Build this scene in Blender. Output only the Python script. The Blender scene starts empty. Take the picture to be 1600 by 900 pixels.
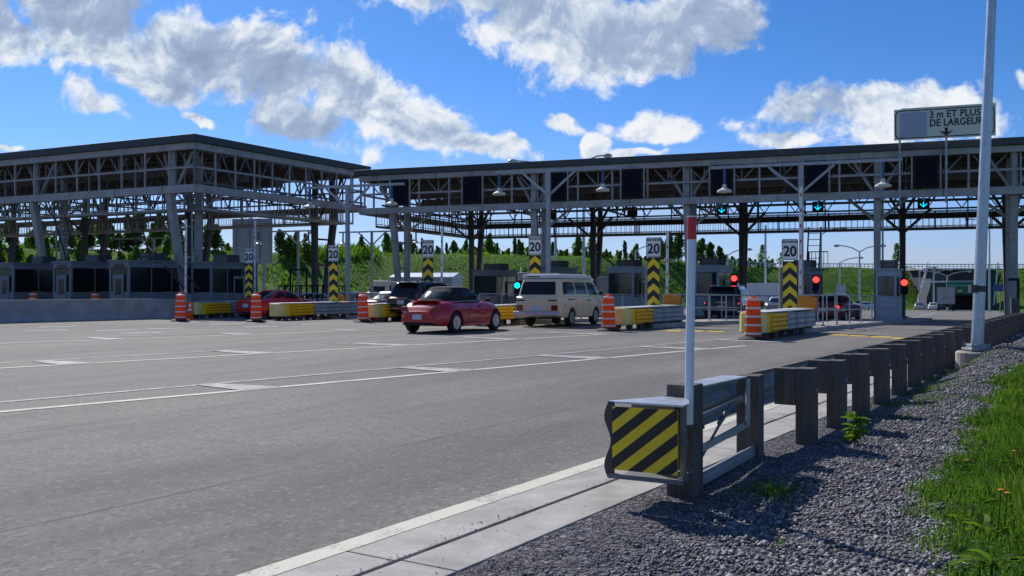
import bpy, bmesh, math, random
import numpy as np
from mathutils import Vector, Matrix
random.seed(7)
RNG = np.random.default_rng(11)
R = math.radians
SC = bpy.context.scene
COL = SC.collection

# ------------------------------------------------------------------ camera
FPX = 1500.0
EYE = 1.42
cam_d = bpy.data.cameras.new('camera')
cam_d.sensor_width = 36.0
cam_d.lens = 36.0 * FPX / 1600.0
cam_d.clip_start = 0.05
cam_d.clip_end = 5000
cam = bpy.data.objects.new('camera', cam_d)
COL.objects.link(cam)
cam.location = (0, 0, EYE)
cam.rotation_euler = (R(90), 0, 0)
SC.camera = cam

# ------------------------------------------------------------------ view
SC.view_settings.view_transform = 'Standard'
SC.view_settings.look = 'None'
SC.view_settings.exposure = 0.0
SC.view_settings.gamma = 1.0
SC.cycles.max_bounces = 6

# ------------------------------------------------------------------ sun and sky
SUN_DIR = Vector((-0.52, 1.0, 0.93)).normalized()
SUN_EL = math.asin(SUN_DIR.z)
SUN_AZ = math.atan2(SUN_DIR.x, SUN_DIR.y)
sd = bpy.data.lights.new('sun', 'SUN')
sd.energy = 4.7
sd.angle = R(0.53)
sd.color = (1.0, 0.955, 0.89)
so = bpy.data.objects.new('sun', sd)
COL.objects.link(so)
so.rotation_euler = (-SUN_DIR).to_track_quat('-Z', 'Y').to_euler()
so.location = (-20, 40, 60)

world = bpy.data.worlds.new('World')
SC.world = world
world.use_nodes = True
wt = world.node_tree
for n in list(wt.nodes):
    wt.nodes.remove(n)


class NT:
    """small helper around a node tree"""
    def __init__(self, t):
        self.t = t

    def n(self, kind, **kw):
        nd = self.t.nodes.new(kind)
        for k, v in kw.items():
            setattr(nd, k, v)
        return nd

    def l(self, a, b):
        self.t.links.new(a, b)

    def m(self, op, a, b=None, c=None, clamp=False):
        nd = self.n('ShaderNodeMath', operation=op)
        nd.use_clamp = clamp
        for i, v in enumerate((a, b, c)):
            if v is None:
                continue
            if isinstance(v, (int, float)):
                nd.inputs[i].default_value = v
            else:
                self.l(v, nd.inputs[i])
        return nd.outputs[0]

    def ramp(self, f, stops, interp='LINEAR'):
        nd = self.n('ShaderNodeValToRGB')
        cr = nd.color_ramp
        cr.interpolation = interp
        while len(cr.elements) < len(stops):
            cr.elements.new(0.5)
        for e, (p, c) in zip(cr.elements, stops):
            e.position = p
            e.color = (c[0], c[1], c[2], 1) if not isinstance(c, (int, float)) else (c, c, c, 1)
        self.l(f, nd.inputs[0])
        return nd.outputs[0]

    def mix(self, f, a, b, mode='MIX'):
        nd = self.n('ShaderNodeMix', data_type='RGBA', blend_type=mode)
        for s, v in ((nd.inputs[0], f), (nd.inputs[6], a), (nd.inputs[7], b)):
            if isinstance(v, (int, float)):
                s.default_value = v
            elif isinstance(v, (tuple, list)):
                s.default_value = (v[0], v[1], v[2], 1)
            else:
                self.l(v, s)
        return nd.outputs[2]

    def noise(self, vec, scale, detail=4, rough=0.55, dist=0.0):
        nd = self.n('ShaderNodeTexNoise')
        nd.inputs['Scale'].default_value = scale
        nd.inputs['Detail'].default_value = detail
        nd.inputs['Roughness'].default_value = rough
        nd.inputs['Distortion'].default_value = dist
        if vec is not None:
            self.l(vec, nd.inputs['Vector'])
        return nd.outputs['Fac']


W = NT(wt)
sky = W.n('ShaderNodeTexSky')
sky.sky_type = 'NISHITA'
sky.sun_disc = False
sky.sun_elevation = SUN_EL
sky.sun_rotation = SUN_AZ
sky.altitude = 200
sky.air_density = 1.0
sky.dust_density = 0.4
sky.ozone_density = 2.2
tc = W.n('ShaderNodeTexCoord')
sep = W.n('ShaderNodeSeparateXYZ')
W.l(tc.outputs['Generated'], sep.inputs[0])
# azimuth and elevation slopes; clouds are laid out on the sky in these
dy = W.m('MAXIMUM', W.m('ABSOLUTE', sep.outputs[1]), 0.12)
pu = W.m('DIVIDE', sep.outputs[0], dy)
pv = W.m('DIVIDE', sep.outputs[2], dy)
cmb = W.n('ShaderNodeCombineXYZ')
W.l(pu, cmb.inputs[0]); W.l(pv, cmb.inputs[1]); W.l(sep.outputs[1], cmb.inputs[2])
P = cmb.outputs[0]
warp = W.n('ShaderNodeTexNoise')
warp.inputs['Scale'].default_value = 9
warp.inputs['Detail'].default_value = 5
W.l(P, warp.inputs['Vector'])
vs = W.n('ShaderNodeVectorMath', operation='SUBTRACT')
W.l(warp.outputs['Color'], vs.inputs[0]); vs.inputs[1].default_value = (.5, .5, .5)
vsc = W.n('ShaderNodeVectorMath', operation='SCALE')
W.l(vs.outputs[0], vsc.inputs[0]); vsc.inputs['Scale'].default_value = 0.075
va = W.n('ShaderNodeVectorMath', operation='ADD')
W.l(P, va.inputs[0]); W.l(vsc.outputs[0], va.inputs[1])
PW = va.outputs[0]
CL = [(110, 30, 190, 100, 0), (20, 45, 110, 75, 20), (300, 75, 190, 90, 18), (420, 100, 140, 90, 25), (560, 150, 150, 75, 20),
      (650, 195, 115, 52, 12), (740, 222, 80, 20, 8), (480, 195, 130, 45, 22), (250, 120, 110, 50, 15),
      (700, 0, 190, 55, 12), (840, 30, 180, 80, 12), (960, 60, 170, 58, 4), (1075, 40, 108, 66, -8),
      (150, 165, 58, 30, 35), (305, 192, 36, 14, 10), (1330, 172, 185, 44, -3), (1390, 190, 175, 50, 0), (1240, 215, 70, 20, 0), (1250, 180, 60, 22, 5),
      (1020, 192, 68, 30, 0), (882, 186, 32, 17, 15), (930, 222, 18, 24, 0), (985, 233, 55, 9, 0), (790, 212, 32, 22, 20),
      (2, 230, 26, 9, 0), (1594, 132, 22, 20, 0), (1300, -160, 300, 60, 0), (2100, 60, 300, 100, 0), (-500, 120, 300, 90, 0)]
acc = None; accB = None
for ci, (cu, cv, ru, rv, rot) in enumerate(CL):
    mp = W.n('ShaderNodeMapping', vector_type='TEXTURE')
    mp.inputs['Location'].default_value = ((cu - 800) / FPX, (450 - cv) / FPX, 0)
    mp.inputs['Rotation'].default_value = (0, 0, R(-rot))
    mp.inputs['Scale'].default_value = (ru / FPX, rv / FPX, 1e6)
    W.l(PW, mp.inputs['Vector'])
    ln = W.n('ShaderNodeVectorMath', operation='LENGTH')
    W.l(mp.outputs[0], ln.inputs[0])
    v = W.m('SUBTRACT', 1.0, ln.outputs['Value'])
    if acc is None:
        acc = v
    else:
        nd = W.n('ShaderNodeMath', operation='SMOOTH_MAX')
        W.l(acc, nd.inputs[0]); W.l(v, nd.inputs[1]); nd.inputs[2].default_value = 0.15
        acc = nd.outputs[0]
    if ci == 12:
        accB = acc
front = W.m('GREATER_THAN', sep.outputs[1], 0.0)
acc = W.m('ADD', W.m('MULTIPLY', acc, front), W.m('MULTIPLY', W.m('SUBTRACT', 1.0, front), -0.12))  # unseen clouds behind the camera, added for neutral fill light
nA = W.noise(PW, 10, 10, 0.58, 0.0)
nB = W.noise(PW, 42, 8, 0.66)
dens = W.m('ADD', acc, W.m('MULTIPLY', W.m('SUBTRACT', nA, 0.5), 2.5))
dens = W.m('ADD', dens, W.m('MULTIPLY', W.m('SUBTRACT', nB, 0.5), 0.6))
dens = W.m('ADD', dens, W.m('MULTIPLY', W.m('SUBTRACT', W.noise(PW, 22, 8, 0.6), 0.5), 1.3))
mr = W.n('ShaderNodeMapRange', interpolation_type='SMOOTHSTEP')
mr.inputs['From Min'].default_value = -0.03; mr.inputs['From Max'].default_value = 0.40
W.l(dens, mr.inputs['Value'])
mask = mr.outputs[0]
def shifted(k):
    q = W.n('ShaderNodeVectorMath', operation='ADD'); W.l(PW, q.inputs[0]); q.inputs[1].default_value = (-0.45 * k, 0.9 * k, 0)
    return q.outputs[0]


r1 = W.m('SUBTRACT', nA, W.noise(shifted(0.022), 10, 10, 0.58, 0.0))
r2 = W.m('SUBTRACT', W.noise(PW, 26, 8, 0.6), W.noise(shifted(0.009), 26, 8, 0.6))
relief = W.m('ADD', W.m('MULTIPLY', r1, 2.6), W.m('MULTIPLY', r2, 1.2))
# thick middles of the clouds are grey from below, thin rims glow white
shd = W.m('SUBTRACT', W.m('ADD', W.m('MULTIPLY', W.m('MAXIMUM', accB, 0.0), 0.58), W.m('MULTIPLY', W.m('SUBTRACT', W.noise(PW, 6.5, 5, 0.6, 0.3), 0.47), 1.7)), relief)
cloudcol = W.ramp(W.m('ADD', shd, 0.10), [(0.0, (8.8, 9.0, 9.4)), (0.18, (7.6, 8.2, 9.0)), (0.38, (5.6, 6.5, 7.9)), (0.60, (3.7, 4.7, 6.5)), (1.0, (2.8, 3.7, 5.4))])
skyc = W.n('ShaderNodeHueSaturation')
skyc.inputs['Saturation'].default_value = 1.22
skyc.inputs['Value'].default_value = 1.0
W.l(sky.outputs[0], skyc.inputs['Color'])
tint = W.ramp(pv, [(0.0, (0.60, 0.74, 1.34)), (0.10, (0.50, 0.72, 1.25)), (0.25, (0.41, 0.70, 1.08))])
blue = W.mix(1.0, skyc.outputs[0], tint, 'MULTIPLY')
# low thin cloud bank near the horizon
pvm = W.n('ShaderNodeMapping'); pvm.inputs['Scale'].default_value = (5, 17, 1)
W.l(P, pvm.inputs['Vector'])
lowN = W.noise(pvm.outputs[0], 1.0, 7, 0.6, 0.4)
band = W.ramp(pv, [(0.0, 0.9), (0.045, 0.95), (0.10, 0.72), (0.155, 0.0)])
low = W.m('MULTIPLY', W.ramp(lowN, [(0.38, 0.0), (0.62, 1.0)]), band)
low = W.m('MULTIPLY', low, 0.62)
c1 = W.mix(low, blue, (4.6, 5.6, 7.2))
c2 = W.mix(mask, c1, cloudcol)
bg = W.n('ShaderNodeBackground')
bg.inputs['Strength'].default_value = 0.10
W.l(c2, bg.inputs['Color'])
wo = W.n('ShaderNodeOutputWorld')
W.l(bg.outputs[0], wo.inputs['Surface'])
world.cycles.sampling_method = 'AUTOMATIC'


# ------------------------------------------------------------------ helpers
def uv(u, v, Y):
    """point at distance Y that stands at this place of the survey photograph"""
    return Vector(((u - 800) / FPX * Y, Y, EYE + (450 - v) / FPX * Y))


def G(u, v):
    Y = EYE * FPX / (v - 450.0)
    return ((u - 800) / FPX * Y, Y)


def gz(x, y):
    s = x * 0.5 + y * 0.866
    t = np.clip(s - 33.0, 0, 240)
    return -0.017 * t * t / (t + 4.0)


def tag(o, label=None, cat=None, group=None, kind=None):
    if label: o['label'] = label
    if cat: o['category'] = cat
    if group: o['group'] = group
    if kind: o['kind'] = kind
    return o


def empty(name, loc, rz=0.0, label=None, cat=None, group=None):
    o = bpy.data.objects.new(name, None)
    o.empty_display_size = 0.3
    COL.objects.link(o)
    o.location = loc
    o.rotation_euler = (0, 0, rz)
    return tag(o, label, cat, group)


CHILD = {}


def copy_tree(o, parent=None, loc=None, rz=None, label=None):
    c = o.copy()
    COL.objects.link(c)
    if parent is not None:
        c.parent = parent
        CHILD.setdefault(parent.name, []).append(c)
    for ch in CHILD.get(o.name, []):
        copy_tree(ch, c)
    if loc is not None: c.location = loc
    if rz is not None: c.rotation_euler = (0, 0, rz)
    if label: c['label'] = label
    return c


class MB:
    def __init__(self):
        self.v = []; self.f = []; self.mi = []; self.cur = 0

    def add(self, vs, fs):
        b = len(self.v)
        self.v.extend([tuple(p) for p in vs])
        for f in fs:
            self.f.append(tuple(b + i for i in f)); self.mi.append(self.cur)
        return self

    def box(self, c, s, rz=0.0, rx=0.0):
        hx, hy, hz = s[0] / 2, s[1] / 2, s[2] / 2
        M = Matrix.Translation(c) @ Matrix.Rotation(rz, 4, 'Z') @ Matrix.Rotation(rx, 4, 'X')
        vs = [M @ Vector((x, y, z)) for z in (-hz, hz) for y in (-hy, hy) for x in (-hx, hx)]
        return self.add(vs, [(0, 2, 3, 1), (4, 5, 7, 6), (0, 1, 5, 4), (2, 6, 7, 3), (0, 4, 6, 2), (1, 3, 7, 5)])

    def bar(self, a, b, w, h=None, w2=None, h2=None, up=(0, 0, 1)):
        a = Vector(a); b = Vector(b); h = h or w; w2 = w2 or w; h2 = h2 or h
        d = (b - a)
        if d.length < 1e-6: return self
        d.normalize(); up = Vector(up)
        if abs(d.dot(up)) > 0.97: up = Vector((0, 1, 0))
        x = d.cross(up).normalized(); z = x.cross(d).normalized()
        vs = []
        for p, ww, hh in ((a, w, h), (b, w2, h2)):
            for sx, sz in ((-1, -1), (1, -1), (1, 1), (-1, 1)):
                vs.append(p + x * (sx * ww / 2) + z * (sz * hh / 2))
        return self.add(vs, [(0, 1, 2, 3), (7, 6, 5, 4), (0, 4, 5, 1), (1, 5, 6, 2), (2, 6, 7, 3), (3, 7, 4, 0)])

    def tube(self, a, b, r, r2=None, n=10):
        a = Vector(a); b = Vector(b); r2 = r if r2 is None else r2
        d = (b - a)
        if d.length < 1e-6: return self
        d.normalize(); up = Vector((0, 0, 1))
        if abs(d.dot(up)) > 0.97: up = Vector((0, 1, 0))
        x = d.cross(up).normalized(); z = x.cross(d).normalized()
        vs = []
        for p, rr in ((a, r), (b, r2)):
            for i in range(n):
                t = 2 * math.pi * i / n
                vs.append(p + x * (rr * math.cos(t)) + z * (rr * math.sin(t)))
        fs = [(i, (i + 1) % n, n + (i + 1) % n, n + i) for i in range(n)]
        fs += [tuple(range(n - 1, -1, -1)), tuple(range(n, 2 * n))]
        return self.add(vs, fs)

    def path(self, pts, r, n=8):
        for a, b in zip(pts[:-1], pts[1:]):
            self.tube(a, b, r, r, n)
        return self

    def lathe(self, prof, c=(0, 0, 0), n=20, axis='Z'):
        vs = []
        for (r, z) in prof:
            for i in range(n):
                t = 2 * math.pi * i / n
                if axis == 'Z': p = (c[0] + r * math.cos(t), c[1] + r * math.sin(t), c[2] + z)
                else: p = (c[0] + z, c[1] + r * math.cos(t), c[2] + r * math.sin(t))
                vs.append(p)
        fs = []
        for k in range(len(prof) - 1):
            for i in range(n):
                j = (i + 1) % n
                fs.append((k * n + i, k * n + j, (k + 1) * n + j, (k + 1) * n + i))
        fs.append(tuple(range(n - 1, -1, -1)))
        fs.append(tuple((len(prof) - 1) * n + i for i in range(n)))
        return self.add(vs, fs)

    def prism(self, poly, z0, z1):
        n = len(poly)
        vs = [(p[0], p[1], z0) for p in poly] + [(p[0], p[1], z1) for p in poly]
        fs = [tuple(range(n - 1, -1, -1)), tuple(range(n, 2 * n))]
        fs += [(i, (i + 1) % n, n + (i + 1) % n, n + i) for i in range(n)]
        return self.add(vs, fs)

    def prism_x(self, poly, x0, x1):
        """poly in (y, z), extruded along x"""
        n = len(poly)
        vs = [(x0, p[0], p[1]) for p in poly] + [(x1, p[0], p[1]) for p in poly]
        fs = [tuple(range(n)), tuple(range(2 * n - 1, n - 1, -1))]
        fs += [((i + 1) % n, i, n + i, n + (i + 1) % n) for i in range(n)]
        return self.add(vs, fs)

    def prism_y(self, poly, y0, y1):
        """poly in (x, z), extruded along y"""
        n = len(poly)
        vs = [(p[0], y0, p[1]) for p in poly] + [(p[0], y1, p[1]) for p in poly]
        fs = [tuple(range(n)), tuple(range(2 * n - 1, n - 1, -1))]
        fs += [((i + 1) % n, i, n + i, n + (i + 1) % n) for i in range(n)]
        return self.add(vs, fs)

    def build(self, name, mats, parent=None, smooth=False, bevel=0.0, loc=None, rz=None, fix=True):
        me = bpy.data.meshes.new(name)
        me.from_pydata(self.v, [], self.f)
        if not isinstance(mats, (list, tuple)): mats = [mats]
        for m in mats: me.materials.append(m)
        if len(mats) > 1: me.polygons.foreach_set('material_index', self.mi)
        if fix:
            bm = bmesh.new(); bm.from_mesh(me)
            bmesh.ops.recalc_face_normals(bm, faces=bm.faces)
            bm.to_mesh(me); bm.free()
        if smooth:
            me.polygons.foreach_set('use_smooth', [True] * len(me.polygons))
            try: me.set_sharp_from_angle(angle=R(38))
            except Exception: pass
        o = bpy.data.objects.new(name, me)
        COL.objects.link(o)
        if bevel:
            b = o.modifiers.new('bevel', 'BEVEL'); b.width = bevel; b.segments = 2; b.limit_method = 'ANGLE'
        if parent is not None:
            o.parent = parent
            CHILD.setdefault(parent.name, []).append(o)
        if loc is not None: o.location = loc
        if rz is not None: o.rotation_euler = (0, 0, rz)
        return o


def raw_mesh(name, verts, faces, mats, parent=None, mi=None, smooth=False):
    """fast mesh from arrays; faces is an (n, k) int array"""
    verts = np.asarray(verts, dtype=np.float32); faces = np.asarray(faces, dtype=np.int32)
    k = faces.shape[1]; n = faces.shape[0]
    me = bpy.data.meshes.new(name)
    me.vertices.add(len(verts)); me.vertices.foreach_set('co', verts.ravel())
    me.loops.add(n * k); me.loops.foreach_set('vertex_index', faces.ravel())
    me.polygons.add(n)
    me.polygons.foreach_set('loop_start', np.arange(0, n * k, k, dtype=np.int32))
    me.polygons.foreach_set('loop_total', np.full(n, k, dtype=np.int32))
    if not isinstance(mats, (list, tuple)): mats = [mats]
    for m in mats: me.materials.append(m)
    if mi is not None: me.polygons.foreach_set('material_index', np.asarray(mi, dtype=np.int32))
    if smooth: me.polygons.foreach_set('use_smooth', np.ones(n, dtype=bool))
    me.update(calc_edges=True)
    o = bpy.data.objects.new(name, me)
    COL.objects.link(o)
    if parent is not None:
        o.parent = parent
        CHILD.setdefault(parent.name, []).append(o)
    return o


def text_mesh(name, s, size, mat, parent, loc, rot, align='CENTER', depth=0.004, bold=0.0, sx=1.0, space=1.0):
    cu = bpy.data.curves.new(name, 'FONT')
    cu.body = s; cu.size = size; cu.align_x = align; cu.align_y = 'CENTER'
    cu.extrude = depth; cu.offset = bold; cu.space_character = space
    t = bpy.data.objects.new(name + '_tmp', cu)
    COL.objects.link(t)
    dg = bpy.context.evaluated_depsgraph_get()
    me = bpy.data.meshes.new_from_object(t.evaluated_get(dg))
    bpy.data.objects.remove(t)
    bpy.data.curves.remove(cu)
    me.transform(Matrix.Diagonal((sx, 1, 1, 1)))
    me.materials.clear(); me.materials.append(mat)
    o = bpy.data.objects.new(name, me)
    COL.objects.link(o)
    o.parent = parent; CHILD.setdefault(parent.name, []).append(o)
    o.location = loc; o.rotation_euler = rot
    return o


# ------------------------------------------------------------------ materials
def mat(name, col, rough=0.6, metal=0.0, var=0.0, vscale=4.0, bump=0.0, bscale=40.0, col2=None, spec=0.5, coat=0.0, streak=None, trans=0.0):
    m = bpy.data.materials.new(name)
    m.use_nodes = True
    t = NT(m.node_tree)
    b = m.node_tree.nodes['Principled BSDF']
    b.inputs['Roughness'].default_value = rough
    b.inputs['Metallic'].default_value = metal
    b.inputs['Specular IOR Level'].default_value = spec
    b.inputs['Coat Weight'].default_value = coat
    b.inputs['Coat Roughness'].default_value = 0.05
    b.inputs['Transmission Weight'].default_value = trans
    b.inputs['Base Color'].default_value = (*col, 1)
    tcn = t.n('ShaderNodeTexCoord')
    vec = tcn.outputs['Object']
    if streak:
        mp = t.n('ShaderNodeMapping'); mp.inputs['Scale'].default_value = streak
        t.l(vec, mp.inputs['Vector']); vec = mp.outputs[0]
    if var or col2:
        nf = t.noise(vec, vscale, 6, 0.65, 0.3)
        c2 = col2 if col2 else tuple(max(0, c * (1 - var)) for c in col)
        c1 = col if col2 else tuple(min(1, c * (1 + var * 0.5)) for c in col)
        c = t.ramp(nf, [(0.30, c2), (0.68, c1)])
        t.l(c, b.inputs['Base Color'])
        rr = t.m('ADD', t.m('MULTIPLY', nf, 0.2), max(0.02, rough - 0.1))
        t.l(rr, b.inputs['Roughness'])
    if bump:
        nb = t.noise(tcn.outputs['Object'], bscale, 5, 0.6)
        bn = t.n('ShaderNodeBump'); bn.inputs['Strength'].default_value = bump; bn.inputs['Distance'].default_value = 0.02
        t.l(nb, bn.inputs['Height']); t.l(bn.outputs[0], b.inputs['Normal'])
    return m


def emis(name, col, strength):
    m = bpy.data.materials.new(name); m.use_nodes = True
    b = m.node_tree.nodes['Principled BSDF']
    b.inputs['Base Color'].default_value = (*[c * 0.2 for c in col], 1)
    b.inputs['Emission Color'].default_value = (*col, 1)
    b.inputs['Emission Strength'].default_value = strength
    return m


M = {}
M['galv_d'] = mat('dull dark galvanised steel', (0.17, 0.175, 0.185), 0.6, 0.3, 0.3, 5.0)
M['galv'] = mat('galvanised steel', (0.36, 0.385, 0.41), 0.5, 0.35, 0.25, 3.0, 0.08, 60)
M['galv_l'] = mat('bright galvanised steel', (0.52, 0.55, 0.58), 0.38, 0.6, 0.2, 5.0)
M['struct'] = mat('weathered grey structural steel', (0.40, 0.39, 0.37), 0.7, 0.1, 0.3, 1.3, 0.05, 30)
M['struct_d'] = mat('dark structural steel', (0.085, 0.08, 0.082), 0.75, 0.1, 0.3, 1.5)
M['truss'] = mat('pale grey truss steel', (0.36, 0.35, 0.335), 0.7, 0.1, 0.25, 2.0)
M['truss_d'] = mat('shade darkened truss steel', (0.15, 0.145, 0.14), 0.75, 0.1, 0.3, 2.0)  # darker copy of the truss grey; shade under the roof put into the colour
M['fascia'] = mat('charcoal roof fascia', (0.055, 0.065, 0.068), 0.6, 0.1, 0.2, 2.0)
M['deck'] = mat('brown corrugated roof deck', (0.19, 0.145, 0.13), 0.75, 0.0, 0.35, 1.0, 0.3, 8)
M['black'] = mat('black plastic', (0.010, 0.010, 0.012), 0.6, 0, 0.2, 6, spec=0.25)
M['panel'] = mat('dark display panel', (0.010, 0.010, 0.016), 0.8, 0, 0.3, 3, spec=0.15)
M['rubber'] = mat('black rubber', (0.02, 0.02, 0.021), 0.8, 0, 0.35, 8, 0.1, 50)
M['wood'] = mat('weathered timber post', (0.115, 0.096, 0.080), 0.85, 0, 0.5, 2.2, 0.35, 30, streak=(7, 7, 0.8))
M['conc'] = mat('pale concrete', (0.40, 0.375, 0.335), 0.85, 0, 0.38, 2.4, 0.3, 30)
M['conc_b'] = mat('stained barrier concrete', (0.41, 0.40, 0.375), 0.85, 0, 0.35, 1.3, 0.3, 20, col2=(0.25, 0.245, 0.235))
M['conc_d'] = mat('dark weathered concrete', (0.065, 0.063, 0.075), 0.85, 0, 0.4, 0.4, 0.2, 6)
M['yellow'] = mat('hazard yellow sheeting', (0.90, 0.62, 0.010), 0.45, 0, 0.10, 8)
M['yel_t'] = mat('yellow plastic cover', (0.92, 0.62, 0.035), 0.5, 0, 0.32, 2.5, 0.15, 14)
M['yel_p'] = mat('faded pale yellow nose', (0.86, 0.74, 0.26), 0.55, 0, 0.2, 2.5)
M['yel_d'] = mat('deep amber yellow plastic', (0.95, 0.50, 0.006), 0.42, 0, 0.25, 4.0, 0.3, 9)
M['white'] = mat('white reflective sheeting', (0.76, 0.77, 0.76), 0.5, 0, 0.07, 5)
M['white_d'] = mat('dirty white metal', (0.62, 0.63, 0.62), 0.55, 0, 0.2, 4)
M['sign_c'] = mat('ivory sign face', (0.66, 0.66, 0.57), 0.5, 0, 0.07, 1)
M['sign_g'] = mat('blue grey blank panel', (0.35, 0.41, 0.52), 0.5, 0, 0.08, 2)
M['ink'] = mat('black lettering', (0.012, 0.012, 0.014), 0.5)
M['orange'] = mat('fluorescent orange', (1.0, 0.16, 0.012), 0.5, 0, 0.14, 5)
M['silver_t'] = mat('silver reflective tape', (0.62, 0.62, 0.63), 0.4, 0.1, 0.1, 8)
M['red'] = mat('red reflective tape', (0.62, 0.02, 0.015), 0.4, 0, 0.1, 8)
M['post_w'] = mat('bluish white plastic pole', (0.72, 0.76, 0.84), 0.4, 0, 0.06, 3)
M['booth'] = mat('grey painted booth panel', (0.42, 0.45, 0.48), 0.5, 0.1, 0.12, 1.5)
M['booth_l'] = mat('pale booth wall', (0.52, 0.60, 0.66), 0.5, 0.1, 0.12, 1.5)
M['booth_d'] = mat('shaded grey booth panel', (0.20, 0.22, 0.245), 0.55, 0.1, 0.15, 1.5)  # darker copy of the booth grey, with canopy shade put into the colour
M['glass'] = mat('dark tinted glass', (0.008, 0.012, 0.015), 0.10, 0, 0, spec=0.35)
M['glass_g'] = mat('greenish booth glass', (0.02, 0.045, 0.042), 0.08, 0, 0, spec=0.7)
M['blue'] = mat('blue paint', (0.03, 0.09, 0.24), 0.5, 0, 0.15, 5)
M['shade'] = mat('cream lamp shade', (0.62, 0.60, 0.50), 0.5, 0, 0.1, 8)
M['alu'] = mat('ribbed aluminium panel', (0.42, 0.48, 0.52), 0.45, 0.4, 0.15, 1.5)
M['green_s'] = mat('green highway sign', (0.012, 0.16, 0.10), 0.5, 0, 0.1, 1)
M['chrome'] = mat('chrome', (0.75, 0.75, 0.75), 0.12, 1.0)
M['rim'] = mat('alloy wheel silver', (0.62, 0.63, 0.65), 0.3, 0.7)
M['c_red'] = mat('candy red car paint', (0.50, 0.006, 0.016), 0.34, 0.0, 0.0, coat=1.0, spec=0.3)
M['c_red2'] = mat('bright red car paint', (0.48, 0.008, 0.010), 0.34, 0.0, 0.0, coat=0.5, spec=0.3)
M['c_dred'] = mat('dark red car paint', (0.16, 0.008, 0.015), 0.3, 0.2, 0.0, coat=1.0)
M['c_black'] = mat('black car paint', (0.008, 0.009, 0.011), 0.25, 0.1, 0.0, coat=1.0)
M['c_navy'] = mat('navy car paint', (0.010, 0.018, 0.045), 0.28, 0.2, 0.0, coat=1.0)
M['c_cream'] = mat('faded cream van paint', (0.70, 0.60, 0.38), 0.4, 0.0, 0.08, 2.0, coat=0.4)
M['c_creamw'] = mat('off white van roof', (0.66, 0.66, 0.63), 0.5, 0.0, 0.1, 2.0)
M['c_silver'] = mat('silver car paint', (0.48, 0.50, 0.52), 0.3, 0.5, 0.0, coat=1.0)
M['c_white'] = mat('white vehicle paint', (0.74, 0.75, 0.76), 0.35, 0.0, 0.05, 2.0, coat=0.6)
M['c_grey'] = mat('mid grey vehicle paint', (0.16, 0.17, 0.18), 0.35, 0.3, 0.0, coat=0.8)
M['cloth'] = mat('black soft top fabric', (0.016, 0.015, 0.018), 0.9, 0, 0.3, 12, 0.2, 60)
M['tail'] = mat('dark red lamp lens', (0.22, 0.008, 0.008), 0.2, 0, 0, coat=0.6)
M['tail_on'] = emis('lit tail lamp', (1.0, 0.03, 0.02), 3.0)
M['amber'] = mat('amber lens', (0.7, 0.2, 0.02), 0.3)
M['plate'] = mat('pale blue white licence plate', (0.55, 0.62, 0.68), 0.4, 0, 0.3, 30)
M['cab'] = mat('dull orange cabinet', (0.66, 0.24, 0.02), 0.5, 0, 0.15, 5)
M['sig_r'] = emis('red signal light', (1.0, 0.02, 0.015), 7.0)
M['sig_g'] = emis('green signal light', (0.0, 0.85, 0.62), 6.0)
M['arrow'] = emis('cyan lane arrow', (0.0, 0.50, 0.80), 2.2)
M['gravel_g'] = mat('grey crushed stone', (0.155, 0.155, 0.168), 0.8, 0, 0.4, 30)
M['stone_d'] = mat('dark slate chips', (0.085, 0.084, 0.089), 0.75, 0, 0.4, 20)
M['stone_l'] = mat('pale stone chips', (0.34, 0.335, 0.335), 0.75, 0, 0.3, 20)
M['stone_m'] = mat('mid grey stone chips', (0.185, 0.182, 0.188), 0.75, 0, 0.3, 20)
M['bark'] = mat('brown grey bark', (0.10, 0.08, 0.06), 0.9, 0, 0.3, 6)
M['petal'] = mat('orange yellow petals', (0.85, 0.38, 0.02), 0.7)


def leafmat(name, c, c2, scale=0.35):
    m = bpy.data.materials.new(name); m.use_nodes = True
    t = NT(m.node_tree); b = m.node_tree.nodes['Principled BSDF']
    g = t.n('ShaderNodeNewGeometry')
    n1 = t.noise(g.outputs['Position'], scale, 3, 0.6)
    col = t.ramp(n1, [(0.35, c2), (0.65, c)])
    rnd = t.ramp(g.outputs['Random Per Island'], [(0, (0.65, 0.7, 0.6)), (1, (1.35, 1.25, 1.2))])
    col = t.mix(1.0, col, rnd, 'MULTIPLY')
    t.l(col, b.inputs['Base Color'])
    b.inputs['Roughness'].default_value = 0.55
    tr = t.n('ShaderNodeBsdfTranslucent')
    t.l(t.mix(1.0, col, (1.3, 1.5, 0.7), 'MULTIPLY'), tr.inputs['Color'])
    ms = t.n('ShaderNodeMixShader'); ms.inputs[0].default_value = 0.45
    out = m.node_tree.nodes['Material Output']
    b.inputs['Specular IOR Level'].default_value = 0.15; t.l(b.outputs[0], ms.inputs[1]); t.l(tr.outputs[0], ms.inputs[2]); t.l(ms.outputs[0], out.inputs['Surface'])
    return m


def translucent(m, f):
    t = NT(m.node_tree); b = m.node_tree.nodes['Principled BSDF']
    tr = t.n('ShaderNodeBsdfTranslucent'); tr.inputs['Color'].default_value = b.inputs['Base Color'].default_value
    ms = t.n('ShaderNodeMixShader'); ms.inputs[0].default_value = f
    t.l(b.outputs[0], ms.inputs[1]); t.l(tr.outputs[0], ms.inputs[2]); t.l(ms.outputs[0], m.node_tree.nodes['Material Output'].inputs['Surface'])


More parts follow.
